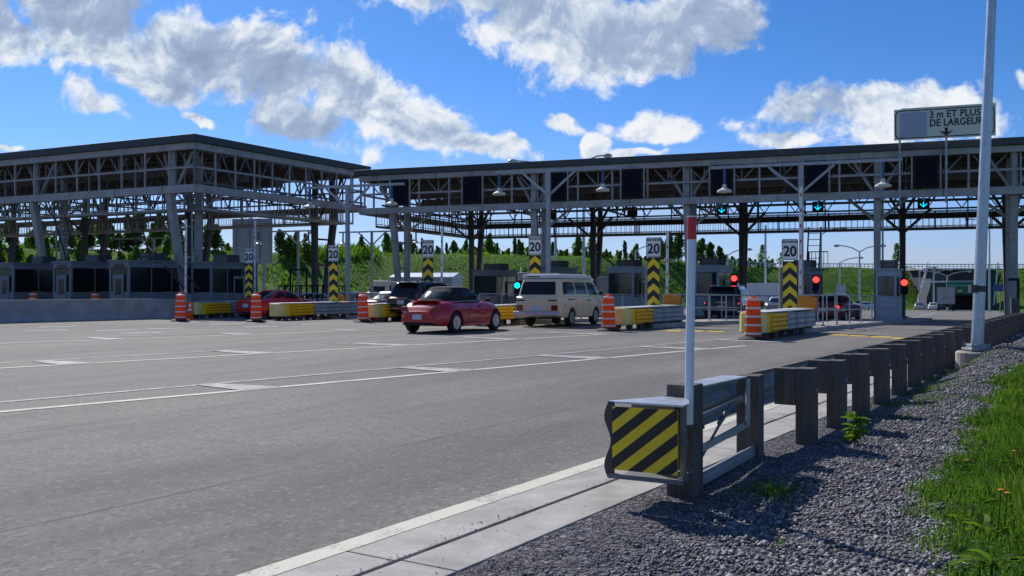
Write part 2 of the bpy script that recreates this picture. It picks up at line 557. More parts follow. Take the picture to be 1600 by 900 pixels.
translucent(M['orange'], 0.5)
M['leaf_a'] = leafmat('mid green leaves', (0.13, 0.22, 0.04), (0.07, 0.13, 0.025))
M['leaf_b'] = leafmat('dark green leaves', (0.075, 0.13, 0.035), (0.04, 0.075, 0.022))
M['leaf_c'] = leafmat('yellow green leaves', (0.17, 0.27, 0.045), (0.09, 0.16, 0.025))
M['blade'] = leafmat('fresh grass blades', (0.11, 0.20, 0.022), (0.04, 0.095, 0.012), 1.2)
M['blade_h'] = leafmat('bright green bank grass', (0.125, 0.22, 0.022), (0.055, 0.125, 0.012), 0.15)  # slightly brighter green than the shoulder blades, varied at random
M['clover'] = leafmat('low clover leaves', (0.10, 0.22, 0.03), (0.045, 0.12, 0.02), 3.0)
M['blade_d'] = leafmat('straw coloured grass', (0.22, 0.20, 0.08), (0.10, 0.12, 0.04), 2.0)
# ------------------------------------------------------------------ road frame
A_R = R(32.8)
OE = (-1.356, 4.73)
EF = (math.sin(A_R), math.cos(A_R))
ER = (math.cos(A_R), -math.sin(A_R))


def rf(t, s):
    """road frame: t metres right of the edge line, s metres along it"""
    return (OE[0] + ER[0] * t + EF[0] * s, OE[1] + ER[1] * t + EF[1] * s)


def edgeX(Y):
    Y = np.asarray(Y, dtype=float)
    xs = OE[0] + (Y - OE[1]) * 0.6445
    return np.where(Y < 30, xs, np.interp(Y, [30, 45, 60, 190, 400], [14.93, 23.6, 31.5, 96.0, 204.0]))


def sst(x, a, b):
    t = np.clip((x - a) / (b - a), 0, 1)
    return t * t * (3 - 2 * t)


U_T = np.array([-900, 0, 300, 450, 620, 900, 1100, 1200, 1440, 1600, 2400])
CR_V = np.array([380, 386, 392, 398, 396, 402, 412, 419, 420, 420, 421])
CR_Y = np.array([110, 110, 112, 115, 130, 140, 165, 190, 200, 205, 230])


def nz(x, y, k, seed=0):
    return (np.sin(x * k + 1.3 + seed) * np.cos(y * k * 1.17 + 0.4 + seed) + 0.5 * np.sin(x * k * 2.3 + y * k * 1.9 + seed * 2)) / 1.5


def terrain(x, y):
    x = np.asarray(x, dtype=float); y = np.asarray(y, dtype=float)
    base = gz(x, y)
    t = (x - edgeX(y)) * 0.8406
    under = base - 0.09
    rise = 0.33 * sst(y, 8.5, 15.5) * sst(t, 1.1, 2.0) * (1 - 0.55 * sst(y, 19, 27)) + 0.12 * np.clip(t - 2.7, 0, 6) \
        + 0.02 * nz(x, y, 1.7) + 0.012 * nz(x, y, 5.1, 2)
    rise = rise + 0.13 * np.exp(-(((x - 8.3) ** 2 + (y - 15.9) ** 2) / 0.9))
    near = np.where(t < 0.45, under, np.where(t < 0.90, under + (t - 0.45) / 0.45 * 0.108, base + 0.018 + rise * sst(t, 0.95, 1.5)))
    a = x / np.maximum(y, 1.0)
    uu = 800 + FPX * a
    cY = np.interp(uu, U_T, CR_Y); cV = np.interp(uu, U_T, CR_V)
    cZ = EYE + (450 - cV) * cY / FPX
    wdt = np.where((uu > 1436) & (uu < 1562), 4.0, 27.0)
    f = sst(y, cY - wdt, cY)
    z = near * (1 - f) + (cZ + 0.25 * nz(x, y, 0.11)) * f
    z = z + 0.30 * nz(x, y, 0.23, 3) * f * (1 - f) * 4
    return z


def tz(x, y):
    return float(terrain(x, y))


TG_Y = [3, 4.7, 6.0, 7.3, 10, 12.5, 14.5, 17, 22, 30]
TG_T = [3.3, 2.95, 2.62, 2.48, 2.35, 2.2, 2.5, 2.9, 2.1, 1.7]


def grassness(x, y):
    t = (x - edgeX(y)) * 0.8406
    b = np.interp(y, TG_Y, TG_T) + 0.13 * nz(x, y, 3.1, 1) + 0.07 * nz(x, y, 8.7, 4)
    return sst(t - b, -0.12, 0.18)


# ground sheet
xs = np.unique(np.concatenate([np.arange(-900, -60, 40), np.arange(-60, -6, 4), np.arange(-6, 14, 0.16), np.arange(14, 30, 0.8), np.arange(30, 130, 4), np.arange(130, 1200, 40)]))
ys = np.unique(np.concatenate([np.arange(-120, -6, 12), np.arange(-6, 2, 1), np.arange(2, 24, 0.16), np.arange(24, 60, 1.0), np.arange(60, 240, 2.5), np.arange(240, 1500, 60)]))
XX, YY = np.meshgrid(xs, ys)
ZZ = terrain(XX, YY)
nx, ny = len(xs), len(ys)
idx = np.arange(nx * ny).reshape(ny, nx)
fq = np.stack([idx[:-1, :-1], idx[:-1, 1:], idx[1:, 1:], idx[1:, :-1]], -1).reshape(-1, 4)

gm = bpy.data.materials.new('ground gravel and grass'); gm.use_nodes = True
t = NT(gm.node_tree); b = gm.node_tree.nodes['Principled BSDF']
geo = t.n('ShaderNodeNewGeometry'); Pp = geo.outputs['Position']
vor = t.n('ShaderNodeTexVoronoi'); vor.inputs['Scale'].default_value = 38; t.l(Pp, vor.inputs['Vector'])
sepc = t.n('ShaderNodeSeparateColor'); t.l(vor.outputs['Color'], sepc.inputs[0])
gcol = t.ramp(sepc.outputs[0], [(0.0, (0.055, 0.055, 0.062)), (0.5, (0.13, 0.13, 0.142)), (0.85, (0.19, 0.19, 0.205)), (1.0, (0.30, 0.30, 0.31))])
big = t.noise(Pp, 0.8, 4, 0.6)
gcol = t.mix(t.ramp(big, [(0.35, 0.0), (0.7, 0.45)]), gcol, (0.095, 0.09, 0.088))
n1 = t.noise(Pp, 0.16, 6, 0.65, 0.5)
n2 = t.noise(Pp, 2.2, 6, 0.7)
hcol = t.ramp(n1, [(0.30, (0.035, 0.095, 0.009)), (0.5, (0.075, 0.175, 0.014)), (0.72, (0.16, 0.25, 0.03))])
hcol = t.mix(t.ramp(n2, [(0.35, 0.0), (0.75, 0.75)]), hcol, (0.045, 0.105, 0.012))
att = t.n('ShaderNodeAttribute'); att.attribute_name = 'grass'
gm_c = t.mix(att.outputs['Fac'], gcol, hcol)
t.l(gm_c, b.inputs['Base Color']); b.inputs['Roughness'].default_value = 0.9; b.inputs['Specular IOR Level'].default_value = 0.15
bn = t.n('ShaderNodeBump'); bn.inputs['Strength'].default_value = 0.9; bn.inputs['Distance'].default_value = 0.02
t.l(t.m('SUBTRACT', 1.0, vor.outputs['Distance']), bn.inputs['Height'])
bn2 = t.n('ShaderNodeBump'); bn2.inputs['Strength'].default_value = 0.8; bn2.inputs['Distance'].default_value = 0.5
t.l(t.noise(Pp, 1.6, 6, 0.75), bn2.inputs['Height']); t.l(bn.outputs[0], bn2.inputs['Normal'])
t.l(bn2.outputs[0], b.inputs['Normal'])
ground = raw_mesh('ground', np.stack([XX, YY, ZZ], -1).reshape(-1, 3), fq, gm, smooth=True)
gr = np.where(YY > 60, 1.0, np.where(YY < 30, grassness(XX, YY), sst((XX - edgeX(YY)), 1.6, 2.4)))
at = ground.data.attributes.new('grass', 'FLOAT', 'POINT')
at.data.foreach_set('value', gr.reshape(-1).astype(np.float32))
tag(ground, kind='structure')

# road sheet
rm = bpy.data.materials.new('worn grey road concrete'); rm.use_nodes = True
t = NT(rm.node_tree); b = rm.node_tree.nodes['Principled BSDF']
geo = t.n('ShaderNodeNewGeometry')
mp = t.n('ShaderNodeMapping', vector_type='TEXTURE')
mp.inputs['Location'].default_value = (OE[0], OE[1], 0); mp.inputs['Rotation'].default_value = (0, 0, -A_R)
t.l(geo.outputs['Position'], mp.inputs['Vector']); V = mp.outputs[0]


def scl(t, v, s):
    q = t.n('ShaderNodeMapping'); q.inputs['Scale'].default_value = s; t.l(v, q.inputs['Vector']); return q.outputs[0]


fine = t.noise(scl(t, V, (1, 0.55, 1)), 62, 3, 0.75)
mott = t.noise(V, 11, 6, 0.75)
mid = t.noise(V, 2.2, 7, 0.7, 0.4)
streak = t.noise(scl(t, V, (0.9, 0.045, 1)), 1.0, 5, 0.6)
patch = t.noise(scl(t, V, (0.10, 0.06, 1)), 1.0, 5, 0.65, 0.6)
c = t.ramp(mid, [(0.25, (0.120, 0.117, 0.111)), (0.75, (0.218, 0.211, 0.198))])
c = t.mix(t.ramp(streak, [(0.40, 0.0), (0.58, 0.85)]), c, (0.105, 0.103, 0.101))
c = t.mix(t.ramp(patch, [(0.42, 0.0), (0.58, 0.6)]), c, (0.25, 0.24, 0.215))
c = t.mix(t.ramp(fine, [(0.28, 0.75), (0.45, 0.12), (0.57, 0.0), (0.74, 0.55)]), c, t.ramp(fine, [(0.45, (0.05, 0.05, 0.05)), (0.55, (0.42, 0.41, 0.40))]))
scr = t.noise(scl(t, V, (7.0, 0.07, 1)), 1.0, 4, 0.7)
c = t.mix(t.m('MULTIPLY', t.ramp(scr, [(0.64, 0.0), (0.70, 0.55)]), t.ramp(t.noise(V, 0.4, 3), [(0.4, 0.0), (0.6, 1.0)])), c, (0.33, 0.32, 0.295))
oil = t.m('MULTIPLY', t.ramp(t.noise(scl(t, V, (0.55, 0.10, 1)), 1.7, 5, 0.7), [(0.52, 0.0), (0.66, 0.5)]), 1.0)
c = t.mix(oil, c, (0.078, 0.075, 0.072))
c = t.mix(1.0, c, (1.0, 0.96, 0.89), 'MULTIPLY')
c = t.mix(t.ramp(mott, [(0.32, 0.45), (0.52, 0.0)]), c, (0.085, 0.083, 0.080))
gritv = t.n('ShaderNodeTexVoronoi'); gritv.inputs['Scale'].default_value = 42; t.l(scl(t, V, (1.0, 0.6, 1)), gritv.inputs['Vector'])
gs_ = t.n('ShaderNodeSeparateColor'); t.l(gritv.outputs['Color'], gs_.inputs[0])
c = t.mix(t.m('MULTIPLY', t.m('LESS_THAN', gs_.outputs[0], 0.16), 0.55), c, (0.07, 0.068, 0.066))
c = t.mix(t.m('MULTIPLY', t.m('GREATER_THAN', gs_.outputs[0], 0.93), 0.28), c, (0.36, 0.35, 0.33))
# transverse slab joints, sealed black, and fine tining along the slab
sv = t.n('ShaderNodeSeparateXYZ'); t.l(V, sv.inputs[0])
wob = t.m('MULTIPLY', t.m('SUBTRACT', t.noise(V, 1.5, 3), 0.5), 0.03)
jx = t.m('ABSOLUTE', t.m('SUBTRACT', t.m('FRACT', t.m('DIVIDE', t.m('ADD', sv.outputs[0], wob), 3.65)), 0.5))
jy = t.m('ABSOLUTE', t.m('SUBTRACT', t.m('FRACT', t.m('DIVIDE', t.m('ADD', sv.outputs[1], wob), 5.5)), 0.5))
jn = t.m('MULTIPLY', t.m('LESS_THAN', jx, 0.0045), t.ramp(t.noise(V, 0.6, 3), [(0.38, 0.25), (0.6, 1.0)]))
jm = t.m('MULTIPLY', t.m('LESS_THAN', jy, 0.0016), t.ramp(t.noise(V, 0.5, 3), [(0.38, 0.1), (0.6, 0.6)]))
c = t.mix(t.m('MAXIMUM', jn, jm), c, (0.055, 0.052, 0.05))
tin = t.m('SINE', t.m('MULTIPLY', t.m('ADD', sv.outputs[0], t.m('MULTIPLY', wob, 0.2)), 2 * math.pi / 0.045))
tinm = t.ramp(t.noise(scl(t, V, (0.5, 0.10, 1)), 1.0, 3), [(0.40, 0.0), (0.62, 1.0)])
tin = t.m('MULTIPLY', t.m('MAXIMUM', tin, 0.0), tinm)
c = t.mix(t.m('MULTIPLY', tin, 0.55), c, (0.075, 0.074, 0.072))
# odd dark chips and spots
vo = t.n('ShaderNodeTexVoronoi'); vo.inputs['Scale'].default_value = 2.3; t.l(V, vo.inputs['Vector'])
c = t.mix(t.m('MULTIPLY', t.m('LESS_THAN', vo.outputs['Distance'], 0.035), 0.75), c, (0.04, 0.04, 0.04))
t.l(c, b.inputs['Base Color']); b.inputs['Roughness'].default_value = 0.88
bn = t.n('ShaderNodeBump'); bn.inputs['Strength'].default_value = 0.55; bn.inputs['Distance'].default_value = 0.008
t.l(t.m('SUBTRACT', fine, t.m('MULTIPLY', tin, 0.35)), bn.inputs['Height']); t.l(bn.outputs[0], b.inputs['Normal'])
ys2 = np.unique(np.concatenate([np.arange(-60, 4, 4), np.arange(4, 60, 1.0), np.arange(60, 186, 4)]))
ks = np.concatenate([np.linspace(0, 0.12, 14), np.linspace(0.14, 1.0, 26)])
lim = np.interp(ys2, [-60, 50, 78, 100, 190], [-140, -140, -60, -18, 40])
ex = edgeX(ys2)
RX = ex[:, None] + (lim - ex)[:, None] * ks[None, :]
RY = np.repeat(ys2[:, None], len(ks), 1)
RZ = gz(RX, RY)
idx = np.arange(RX.size).reshape(RX.shape)
fq = np.stack([idx[:-1, 1:], idx[:-1, :-1], idx[1:, :-1], idx[1:, 1:]], -1).reshape(-1, 4)
road = raw_mesh('road', np.stack([RX, RY, RZ], -1).reshape(-1, 3), fq, rm, smooth=True)
tag(road, kind='structure')

# painted marks ----------------------------------------------------
def paint(name, col, wear=0.5):
    m = bpy.data.materials.new(name); m.use_nodes = True
    t = NT(m.node_tree); b = m.node_tree.nodes['Principled BSDF']
    g = t.n('ShaderNodeNewGeometry')
    n1 = t.noise(g.outputs['Position'], 45, 6, 0.8)
    n2 = t.noise(g.outputs['Position'], 3, 5, 0.7)
    w = t.m('ADD', n1, t.m('MULTIPLY', t.m('SUBTRACT', n2, 0.5), 0.7))
    f = t.ramp(w, [(0.30 + 0.1 * wear, 0.85), (0.42 + 0.1 * wear, 0.0)])
    t.l(t.mix(f, col, (0.17, 0.168, 0.165)), b.inputs['Base Color'])
    b.inputs['Roughness'].default_value = 0.8
    return m


M['p_line'] = paint('worn cream white road paint', (0.62, 0.60, 0.50), 0.5)
M['p_white'] = paint('worn white road paint', (0.46, 0.45, 0.42), 1.3)
M['p_edge'] = paint('cream edge line paint', (0.60, 0.575, 0.46), 0.3)
M['p_yel'] = paint('yellow road paint', (0.60, 0.40, 0.03), 0.4)


def strip(mb, p0, p1, w, dz=0.006, seg=2.0):
    p0 = Vector(p0); p1 = Vector(p1); L = (p1 - p0).length; n = max(1, int(L / seg))
    d = (p1 - p0).normalized(); q = Vector((d.y, -d.x)) * (w / 2)
    vs = []
    for i in range(n + 1):
        p = p0 + (p1 - p0) * (i / n)
        for s in (-1, 1):
            e = p + q * s
            vs.append((e.x, e.y, float(gz(e.x, e.y)) + dz))
    mb.add(vs, [(2 * i, 2 * i + 1, 2 * i + 3, 2 * i + 2) for i in range(n)])


mb = MB(); strip(mb, rf(0.08, -14), rf(0.08, 29.5), 0.155, 0.006)
tag(mb.build('edge_line', M['p_edge']), kind='structure')


def gl(x, ln):
    (x0, y0), (x1, y1) = ln
    return (x, y0 + (y1 - y0) * (x - x0) / (x1 - x0))


PAIRS = [(((0, 629), (600, 576.6)), ((0, 644), (600, 590.6)), (-700, 1172), (-500, 1165), 306),
         (((0, 567.7), (600, 533.7)), ((0, 575.7), (600, 542)), (-900, 930), (-900, 950), 332),
         (((93, 529), (600, 512.7)), ((0, 537), (600, 515)), (-700, 620), (-700, 800), 512)]
lm = MB(); lm2 = MB()
for (ua, lb, ra, rb, k) in PAIRS:
    P0, P1 = Vector(G(*ua[0])), Vector(G(*ua[1])); Q0, Q1 = Vector(G(*lb[0])), Vector(G(*lb[1]))
    dP = (P1 - P0).normalized(); dQ = (Q1 - Q0).normalized()
    endP = Vector(G(*gl(ra[1], ua))); endQ = Vector(G(*gl(rb[1], lb)))
    lenP = (endP - P0).dot(dP); lenQ = (endQ - Q0).dot(dQ)
    strip(lm2, P0 - dP * 26, P0 + dP * lenP, 0.13, 0.006)
    strip(lm, Q0 - dQ * 26, Q0 + dQ * lenQ, 0.15, 0.006)
    s = (Vector(G(*gl(k, ua))) - P0).dot(dP) - 3.95 * 7
    while s < lenP - 1.0:
        a = P0 + dP * s; a2 = P0 + dP * (s + 0.30)
        q = Q0 + dQ * ((a - Q0).dot(dQ) + 0.05); q2 = Q0 + dQ * ((a - Q0).dot(dQ) + 0.72)
        vs = [(v.x, v.y, float(gz(v.x, v.y)) + 0.010) for v in (a, q, q2, a2)]
        lm2.add(vs, [(0, 1, 2, 3)])
        s += 3.95
tag(lm.build('lane_line', M['p_line']), kind='structure')
tag(lm2.build('lane_marking', M['p_white']), kind='structure')
mb = MB()
for (u, v, w) in ((150, 517, 60), (185, 521, 50), (40, 517, 60), (230, 514, 40), (380, 511, 50), (330, 507, 40), (470, 507, 40), (60, 511, 50)):
    x, y = G(u, v); strip(mb, (x, y), (x + 1.1, y + 0.7), 0.5, 0.006)
tag(mb.build('dash_marking', M['p_white']), kind='structure')
mb = MB()
for (u, v) in ((1052, 517), (1086, 517.5), (1118, 518), (1310, 523.5), (1342, 525), (1376, 526.8), (1410, 529), (1443, 531), (825, 511), (850, 511.5), (875, 512)):
    x, y = G(u, v); strip(mb, (x - 0.25, y + 0.1), (x + 0.27, y - 0.1), 0.85, 0.006)
tag(mb.build('crossing_marking', M['p_yel']), kind='structure')
mb = MB()
for (p, q) in (((1360, 497), (1462, 489.5)), ((1388, 504), (1462, 489.5))):
    a = Vector(G(*p)); c2 = Vector(G(*q))
    # the road falls away here, so aim the marks at the sloping sheet
    k = [1.0, 1.0]
    for j, w_ in enumerate((a, c2)):
        for _ in range(8):
            Yq = (EYE - float(gz(w_.x, w_.y))) * FPX / ((p if j == 0 else q)[1] - 450)
            w_.x = ((p if j == 0 else q)[0] - 800) / FPX * Yq; w_.y = Yq
    strip(mb, a, c2, 0.2, 0.008, 3)
tag(mb.build('gore_marking', M['p_white']), kind='structure')

# concrete gutter in two bands with an open joint between them -----------
bm_ = MB()
s = -12.0
k = 0
while s < 29:
    e = s + 4.2
    for (t0, t1, z) in ((0.175, 0.500, 0.012), (0.555, 0.905, 0.022)):
        cs = [rf(t0, s + 0.006), rf(t1, s + 0.006), rf(t1, e - 0.006), rf(t0, e - 0.006)]
        zz = [float(gz(*c_)) for c_ in cs]
        bm_.add([(c_[0], c_[1], z_ + z) for c_, z_ in zip(cs, zz)] + [(c_[0], c_[1], z_ - 0.12) for c_, z_ in zip(cs, zz)],
                [(0, 3, 2, 1)[::-1], (4, 5, 6, 7)[::-1], (0, 1, 5, 4), (1, 2, 6, 5), (2, 3, 7, 6), (3, 0, 4, 7)])
    s = e; k += 1
gut = bm_.build('concrete_gutter', M['conc'], bevel=0.006)
tag(gut, kind='structure')
mb = MB(); strip(mb, rf(0.5275, -12), rf(0.5275, 29), 0.053, -0.012)
tag(mb.build('gutter_joint', M['black']), kind='structure')

# loose stones -------------------------------------------------------
def stones(n, size, region, wts, seed, flat=False):
    rng = np.random.default_rng(seed)
    t_, s_ = region(rng, n)
    x = OE[0] + ER[0] * t_ + EF[0] * s_; y = OE[1] + ER[1] * t_ + EF[1] * s_
    keep = (y > 2.2) & (np.abs(x / np.maximum(y, .1)) < 0.62) & (rng.random(n) > grassness(x, y) * 0.9)
    x = x[keep]; y = y[keep]; n = len(x)
    z = gz(x, y) + 0.018 if flat else terrain(x, y)
    tt_ = (x - edgeX(y)) * 0.8406
    r = size * rng.uniform(0.45, 1.3, n) ** 1.3 * (0.42 + 0.58 * sst(tt_ + 0.15 * nz(x, y, 2.3), 1.15, 2.0))
    base = np.array([[1, 0, 0], [-1, 0, 0], [0, 1, 0], [0, -1, 0], [0, 0, 1], [0, 0, -1]], float)
    v = base[None] * r[:, None, None] * np.stack([rng.uniform(.6, 1.3, n), rng.uniform(.6, 1.3, n), rng.uniform(.4, .8, n)], -1)[:, None, :]
    v = v + rng.normal(0, 0.22, v.shape) * r[:, None, None]
    a = rng.uniform(0, 6.28, n); ca, sa = np.cos(a), np.sin(a)
    vx = v[..., 0] * ca[:, None] - v[..., 1] * sa[:, None]; vy = v[..., 0] * sa[:, None] + v[..., 1] * ca[:, None]
    tl = rng.uniform(-.6, .6, n)[:, None]
    vz = v[..., 2] + vx * tl
    vv = np.stack([vx + x[:, None], vy + y[:, None], vz + z[:, None] + r[:, None] * 0.25], -1).reshape(-1, 3)
    f0 = np.array([[0, 2, 4], [2, 1, 4], [1, 3, 4], [3, 0, 4], [2, 0, 5], [1, 2, 5], [3, 1, 5], [0, 3, 5]])
    ff = (f0[None] + (np.arange(n) * 6)[:, None, None]).reshape(-1, 3)
    mi = np.repeat(rng.choice(3, n, p=wts), 8)
    return vv, ff, mi


def reg_a(rng, n):
    s_ = 1.0 + 14 * rng.random(n) ** 1.7 - 2.4
    return 0.93 + 2.6 * rng.random(n) ** 0.75, s_


def reg_b(rng, n):
    return 0.93 + 2.0 * rng.random(n), 11 + 22 * rng.random(n)


v1, f1, m1 = stones(88000, 0.0135, reg_a, [0.32, 0.46, 0.22], 3)
v2, f2, m2 = stones(9000, 0.021, reg_a, [0.25, 0.5, 0.25], 5)
v3, f3, m3 = stones(12000, 0.02, reg_b, [0.3, 0.45, 0.25], 6)
def reg_c(rng, n):
    return np.where(rng.random(n) < .5, rng.normal(.53, .05, n), .90 - np.abs(rng.normal(0, .09, n))), 1.0 + 16 * rng.random(n) ** 1.5 - 2.4


v4, f4, m4 = stones(1500, 0.013, reg_c, [0.6, 0.3, 0.1], 8, True)
vv = np.concatenate([v1, v2, v3, v4]); ff = np.concatenate([f1, f2 + len(v1), f3 + len(v1) + len(v2), f4 + len(v1) + len(v2) + len(v3)]); mm = np.concatenate([m1, m2, m3, m4])
st = raw_mesh('gravel', vv, ff, [M['stone_d'], M['stone_m'], M['stone_l']], mi=mm)
tag(st, 'loose grey crushed stone on the shoulder beside the guardrail', 'gravel', kind='stuff')


# grass on the shoulder ------------------------------------------------
def blades(x, y, z, h, w, rng, lean=0.45):
    n = len(x)
    a = rng.uniform(0, 6.28, n); dx, dy = np.cos(a), np.sin(a)
    l = rng.uniform(0.1, 1, n) * lean * h; b2 = rng.uniform(0, 6.28, n); lx, ly = np.cos(b2) * l, np.sin(b2) * l
    p = np.zeros((n, 5, 3))
    for i, (f, wf) in enumerate(((0, 1), (0, -1), (0.55, .8), (0.55, -.8), (1, 0))):
        k = f * f
        p[:, i, 0] = x + dx * w * wf / 2 + lx * k; p[:, i, 1] = y + dy * w * wf / 2 + ly * k; p[:, i, 2] = z + h * f * (1 - 0.12 * f)
    f0 = np.array([[0, 1, 3], [0, 3, 2], [2, 3, 4]])
    return p.reshape(-1, 3), (f0[None] + (np.arange(n) * 5)[:, None, None]).reshape(-1, 3)


rng = np.random.default_rng(21)
n = 230000
y = 2.6 + 27 * rng.random(n) ** 1.9
x = edgeX(y) + (1.7 + 5.2 * rng.random(n) ** 1.25) / 0.84
g = grassness(x, y)
ok = (rng.random(n) < g * 1.05) & (x / y < 0.60)
x, y = x[ok], y[ok]
hh = (0.08 + 0.17 * sst((x - edgeX(y)) * .84 - np.interp(y, TG_Y, TG_T), 0, 0.9)) * rng.uniform(0.5, 1.5, len(x)) * (0.8 + 0.5 * nz(x, y, 1.9, 7) ** 2)
v1, f1 = blades(x, y, terrain(x, y) - 0.01, hh, 0.0035 + 0.004 * rng.random(len(x)) + 0.0006 * y, rng, 0.6)
mi1 = (rng.random(len(f1) // 3) < 0.10).astype(int).repeat(3)
nc = 60000
yc = 2.6 + 20 * rng.random(nc) ** 1.9; xc = edgeX(yc) + (1.7 + 4.5 * rng.random(nc) ** 1.2) / 0.84
okc = (rng.random(nc) < grassness(xc, yc)) & (nz(xc, yc, 2.1, 5) > -0.25) & (xc / yc < .6); xc, yc = xc[okc], yc[okc]; nc = len(xc)
zc = terrain(xc, yc) + rng.uniform(.02, .13, nc); rc = rng.uniform(.006, .013, nc); ac = rng.uniform(0, 6.28, nc); tl_ = rng.uniform(-.5, .5, nc)
qv = np.stack([np.stack([xc + np.cos(ac + k_ * 1.5708) * rc, yc + np.sin(ac + k_ * 1.5708) * rc, zc + (1 if k_ % 2 else -1) * (k_ > 1 or -1) * tl_ * rc], -1) for k_ in range(4)], 1).reshape(-1, 3)
q4 = np.arange(nc * 4).reshape(nc, 4)
qf = np.concatenate([q4[:, [0, 1, 2]], q4[:, [0, 2, 3]]]) + len(v1)
v1 = np.concatenate([v1, qv]); f1 = np.concatenate([f1, qf]); mi1 = np.concatenate([mi1, np.full(len(qf), 2)])
gs = raw_mesh('grass', v1, f1, [M['blade'], M['blade_d'], M['clover']], mi=mi1)
tag(gs, 'bright green grass growing along the gravel shoulder', 'grass', kind='stuff')
# sparse tufts in the gravel
cen = [(uv(1205, 775, 5.9)), (uv(1225, 772, 5.95))]
px, py = [], []
for (u, v, r, k) in ((1200, 778, .10, 160), (1222, 770, .07, 90), (1330, 655, .10, 60), (1420, 640, .25, 300), (1445, 620, .25, 300), (1525, 590, .25, 200), (1410, 660, .1, 80), (1480, 600, .2, 120), (1510, 640, .15, 60), (1452, 850, .12, 30), (1520, 880, .16, 150), (1215, 862, .03, 8)):
    gx, gy = G(u, v)
    px.append(gx + rng.normal(0, r, k)); py.append(gy + rng.normal(0, r, k))
px = np.concatenate(px); py = np.concatenate(py)
v1, f1 = blades(px, py, terrain(px, py), rng.uniform(0.03, 0.11, len(px)), 0.006 + 0 * px, rng)
tf = raw_mesh('grass', v1, f1, [M['blade']])
tag(tf, 'thin scattered tufts of grass pushing up through the gravel', 'grass', kind='stuff')

# taller rough grass on the embankment, as many small clumps
rng = np.random.default_rng(5)
n = 26000
uu = rng.uniform(-60, 1640, n); yy = np.interp(uu, U_T, CR_Y) - rng.uniform(-2, 24, n)
xx = (uu - 800) / FPX * yy
keep = ~((uu > 1430) & (uu < 1568))
uu, xx, yy = uu[keep], xx[keep], yy[keep]
hh = rng.uniform(0.08, 0.28, len(xx)) + 0.3 * (nz(xx, yy, 0.3, 2) > 0.45)
tall = (uu > 455) & (uu < 590) & (np.interp(uu, U_T, CR_Y) - yy < 7)
hh = np.where(tall, rng.uniform(0.9, 1.7, len(xx)), hh)
v1, f1 = blades(xx, yy, terrain(xx, yy) - 0.05, hh, 0.22 + 0 * xx, rng, 0.6)
eg = raw_mesh('embankment_grass', v1, f1, [M['blade_h'], M['leaf_c']], mi=(rng.random(len(f1) // 3) < 0.4).astype(int).repeat(3))
tag(eg, 'rough green grass covering the embankment behind the toll plaza', 'grass', kind='stuff')


# ------------------------------------------------------------------ guardrail
DIRR = Vector((0.53, 0.848, 0)).normalized()
ANG = math.atan2(DIRR.x, DIRR.y)
PERP = Vector((DIRR.y, -DIRR.x, 0))
gr_root = empty('guardrail', (0, 0, 0), 0, 'galvanised guardrail on weathered timber posts along the gravel shoulder', 'guardrail')
posts = [Vector((1.175, 6.52, 0)), Vector((1.98, 7.98, 0)), Vector((2.66, 8.66, 0)), Vector((3.27, 9.66, 0)), Vector((3.86, 10.62, 0))]
p = posts[-1].copy()
while p.y < 33:
    p = p + Vector((0.62, 1.0, 0)).normalized() * (1.16 if p.y < 17 else 1.5)
    posts.append(p.copy())
RZT = 0.70
for i, p in enumerate(posts):
    g0 = tz(p.x, p.y)
    top = RZT + (0.07 if i == 0 else (0.0 if i < 3 else -0.004 * (i - 2))) + float(gz(p.x, p.y))
    w = 0.185 if i < 2 else 0.155
    mb = MB()
    mb.box((0, 0, (top + g0 - 0.3) / 2), (w, 0.20, top - g0 + 0.3))
    o = mb.build('post', M['wood'], gr_root, bevel=0.008, loc=(p.x, p.y, 0), rz=-ANG + random.uniform(-.04, .04) + (0.12 if i == 1 else 0))
    if i >= 2:
        q = p - PERP * 0.175 - DIRR * 0.02
        mb = MB(); mb.box((0, 0, top - 0.17), (0.19, 0.15, 0.33))
        mb.build('block', M['wood'], gr_root, bevel=0.006, loc=(q.x, q.y, 0), rz=-ANG)
        mb = MB(); mb.tube((w / 2, 0.0, top - 0.2), (w / 2 + 0.02, 0, top - 0.2), 0.022, n=8)
        mb.build('bolt', M['galv'], gr_root, loc=(p.x, p.y, 0), rz=-ANG)
# W beam
prof = [(-0.00, 0.0), (-0.03, 0.02), (-0.08, 0.055), (-0.08, 0.085), (-0.03, 0.125), (0.0, 0.155), (-0.03, 0.185), (-0.08, 0.225), (-0.08, 0.255), (-0.03, 0.29), (0.0, 0.31)]
line = [posts[0] - PERP * 0.14, posts[1] - PERP * 0.13] + [q - PERP * 0.31 for q in posts[2:]]
vs = []
for i, p in enumerate(line):
    zt = RZT - 0.33 + float(gz(p.x, p.y)) - (0.004 * max(0, i - 2))
    for (a, z) in prof: vs.append((p + PERP * a) + Vector((0, 0, zt + z)))
    for (a, z) in prof: vs.append((p + PERP * (a - 0.004)) + Vector((0, 0, zt + z)))
npf = len(prof) * 2
fs = []
for i in range(len(line) - 1):
    for k in range(len(prof) - 1):
        for off, fl in ((0, 0), (len(prof), 1)):
            q = (i * npf + off + k, i * npf + off + k + 1, (i + 1) * npf + off + k + 1, (i + 1) * npf + off + k)
            fs.append(q if fl else q[::-1])
mb = MB(); mb.add(vs, fs)
mb.build('rail', M['galv'], gr_root, smooth=True, fix=False)
